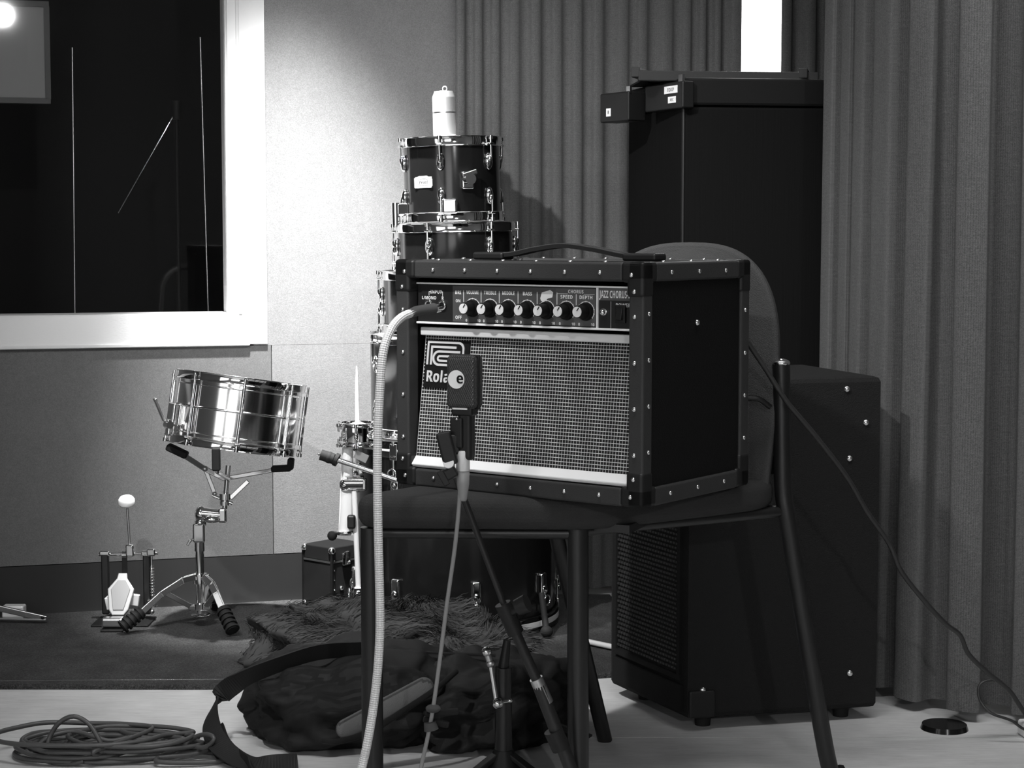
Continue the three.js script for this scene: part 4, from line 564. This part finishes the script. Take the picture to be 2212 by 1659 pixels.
{ const t = thing('duffel_bag', 'black nylon bag with long straps slumped on the floor', 'bag');
  part('body', metreUV(blob(-0.28, 0.062, -3.30, 0.195, 0.088, 0.19, 0.85, 0.2, 2.3)), M.nylon, t);
  part('side_section', metreUV(blob(-0.04, 0.05, -3.29, 0.15, 0.082, 0.17, 0.9, 0.25, 8.1)), M.nylon, t);
  part('shoulder_strap', ribbon([[-0.26, 0.161, -3.24], [-0.34, 0.16, -3.22], [-0.411, 0.142, -3.2], [-0.477, 0.114, -3.2], [-0.521, 0.075, -3.22], [-0.524, 0.054, -3.16], [-0.503, 0.032, -3.1], [-0.46, 0.016, -3.05], [-0.42, 0.012, -3.03], [-0.36, 0.008, -3.05]], 0.036, 0.003, u => u < 0.35 ? V(0.1, 0.8, 0.45) : V(0.1, 0.8, 0.45).lerp(V(0.75, 0.25, -0.5), Math.min(1, (u - 0.35) * 2.2)), 120), M.webbing, t);
  part('shoulder_strap', ribbon([[-0.523, 0.029, -3.19], [-0.498, 0.016, -3.12], [-0.456, 0.008, -3.05], [-0.40, 0.006, -2.99], [-0.30, 0.006, -2.98]], 0.038, 0.003, u => V(0.9, 0.45, 0.2).lerp(V(0.1, 0.1, 1), u), 60), M.webbing, t);
  const pad = (A, B, w, th, up) => { const d = V(B).sub(V(A)), g = new THREE.CapsuleGeometry(w / 2, d.length() - w, 6, 20), y = d.clone().normalize(), z = V(up).sub(y.clone().multiplyScalar(V(up).dot(y))).normalize(); g.scale(1, 1, th / w); g.applyMatrix4(new THREE.Matrix4().makeBasis(y.clone().cross(z), y, z)); g.translate((A[0] + B[0]) / 2, (A[1] + B[1]) / 2, (A[2] + B[2]) / 2); return metreUV(g); };
  part('carry_handle', pad([-0.289, 0.073, -3], [-0.133, 0.145, -3.06], 0.034, 0.014, [0.2, 0.5, 0.85]), M.padGrey, t);
  part('handle_webbing', tube([[-0.313, 0.056, -3.02], [-0.287, 0.063, -2.99], [-0.233, 0.081, -2.985], [-0.173, 0.116, -3], [-0.128, 0.14, -3.03], [-0.095, 0.154, -3.1]], 0.005, 60), M.webbing, t);
  part('zip', ribbon([[-0.42, 0.118, -3.3], [-0.33, 0.15, -3.3], [-0.24, 0.15, -3.3], [-0.14, 0.14, -3.3], [-0.03, 0.135, -3.3]], 0.012, 0.003, [0, 0, 1], 50), M.black, t);
  part('strap_end', ribbon([[0.06, 0.05, -3.17], [0.1, 0.035, -3.16], [0.135, 0.02, -3.17]], 0.022, 0.003, [0, 0.6, 0.7], 20), M.webbing, t); }
{ const t = thing('fur_coat', 'dark shaggy fur coat heaped on the carpet behind the bag', 'coat');
  const g = blob(-0.26, 0.05, -3.72, 0.26, 0.09, 0.13, 0.95, 0.3, 5.7, 80, 40); part('lining', g, M.fur, t);
  const p = g.attributes.position, nn = g.attributes.normal, pos = [], idx = []; seed = 99;
  for (let q = 0; q < 26000; q++) { const i = Math.floor(rnd() * p.count); if (p.getY(i) < 0.02) continue; const P = V(p.getX(i), p.getY(i), p.getZ(i)).add(V((rnd() - 0.5) * 0.02, (rnd() - 0.5) * 0.008, (rnd() - 0.5) * 0.02)), N = V(nn.getX(i), nn.getY(i), nn.getZ(i));
    const sw = noise.noise(P.x * 9, P.y * 9, P.z * 9) * 3, dir = N.clone().multiplyScalar(0.45).add(V(Math.cos(sw), -0.25 + 0.4 * rnd(), Math.sin(sw)).multiplyScalar(0.9)).normalize(), len = 0.018 + 0.026 * rnd(), S = dir.clone().cross(N).normalize().multiplyScalar(0.0006);
    const mid = P.clone().addScaledVector(dir, len * 0.55), tip = P.clone().addScaledVector(dir, len).add(V(0, -0.006, 0)); const b = pos.length / 3;
    for (const v of [P.clone().add(S), P.clone().sub(S), mid.clone().add(S), mid.clone().sub(S), tip]) { v.y = Math.max(0.012, v.y); pos.push(v.x, v.y, v.z); } idx.push(b, b + 1, b + 2, b + 1, b + 3, b + 2, b + 2, b + 3, b + 4); }
  const hg = new THREE.BufferGeometry(); hg.setAttribute('position', new THREE.Float32BufferAttribute(pos, 3)); hg.setIndex(idx); hg.computeVertexNormals(); part('fur_hair', hg, mat(0.03, 0.7), t).userData.kind = 'stuff'; }
{ const pts = []; seed = 41; const cx = -0.70, cz = -3.13; const turns = 9;
  for (let i = 0; i < turns * 12; i++) { const a = i / 12 * 2 * Math.PI, k = Math.floor(i / 12); const rx = 0.085 + 0.05 * ((k * 0.618) % 1) + 0.02 * rnd(), rz = 0.05 + 0.03 * ((k * 0.37) % 1), ox = 0.05 * Math.sin(k * 2.1); let y = 0.006 + 0.0035 * k + 0.006 * rnd(); pts.push([cx + ox + Math.cos(a) * rx, y, cz + Math.sin(a) * rz]); }
  pts.push([-0.70, 0.03, -3.05], [-0.692, 0.019, -3.08], [-0.704, 0.041, -3.09], [-0.723, 0.064, -3.1], [-0.747, 0.076, -3.1], [-0.771, 0.066, -3.1], [-0.788, 0.042, -3.1], [-0.791, 0.019, -3.09], [-0.772, 0.002, -3.07], [-0.72, 0.012, -3.06]);
  pts.push([-0.811, 0.01, -3.1], [-0.8, 0.032, -3.12], [-0.761, 0.039, -3.14], [-0.719, 0.032, -3.13], [-0.691, 0.025, -3.13], [-0.645, 0.029, -3.14], [-0.562, 0.02, -3.12], [-0.526, 0.022, -3.1], [-0.507, 0.038, -3.09], [-0.517, 0.044, -3.1], [-0.541, 0.036, -3.12], [-0.566, 0.018, -3.12], [-0.6, 0.01, -3.06], [-0.5, 0.006, -3.07], [-0.49, 0.005, -3.11], [-0.56, 0.005, -3.13], [-0.66, 0.006, -3.07], [-0.8, 0.008, -3.07], [-0.855, 0.006, -3.12], [-0.82, 0.006, -3.19], [-0.7, 0.007, -3.2]);
  solo('coiled_cable', 'dark grey cable coiled in a loose heap on the floor', 'cable', tube(pts, 0.0041, 1100, false, 8), M.cableGrey); }

renderer.render(scene, camera);
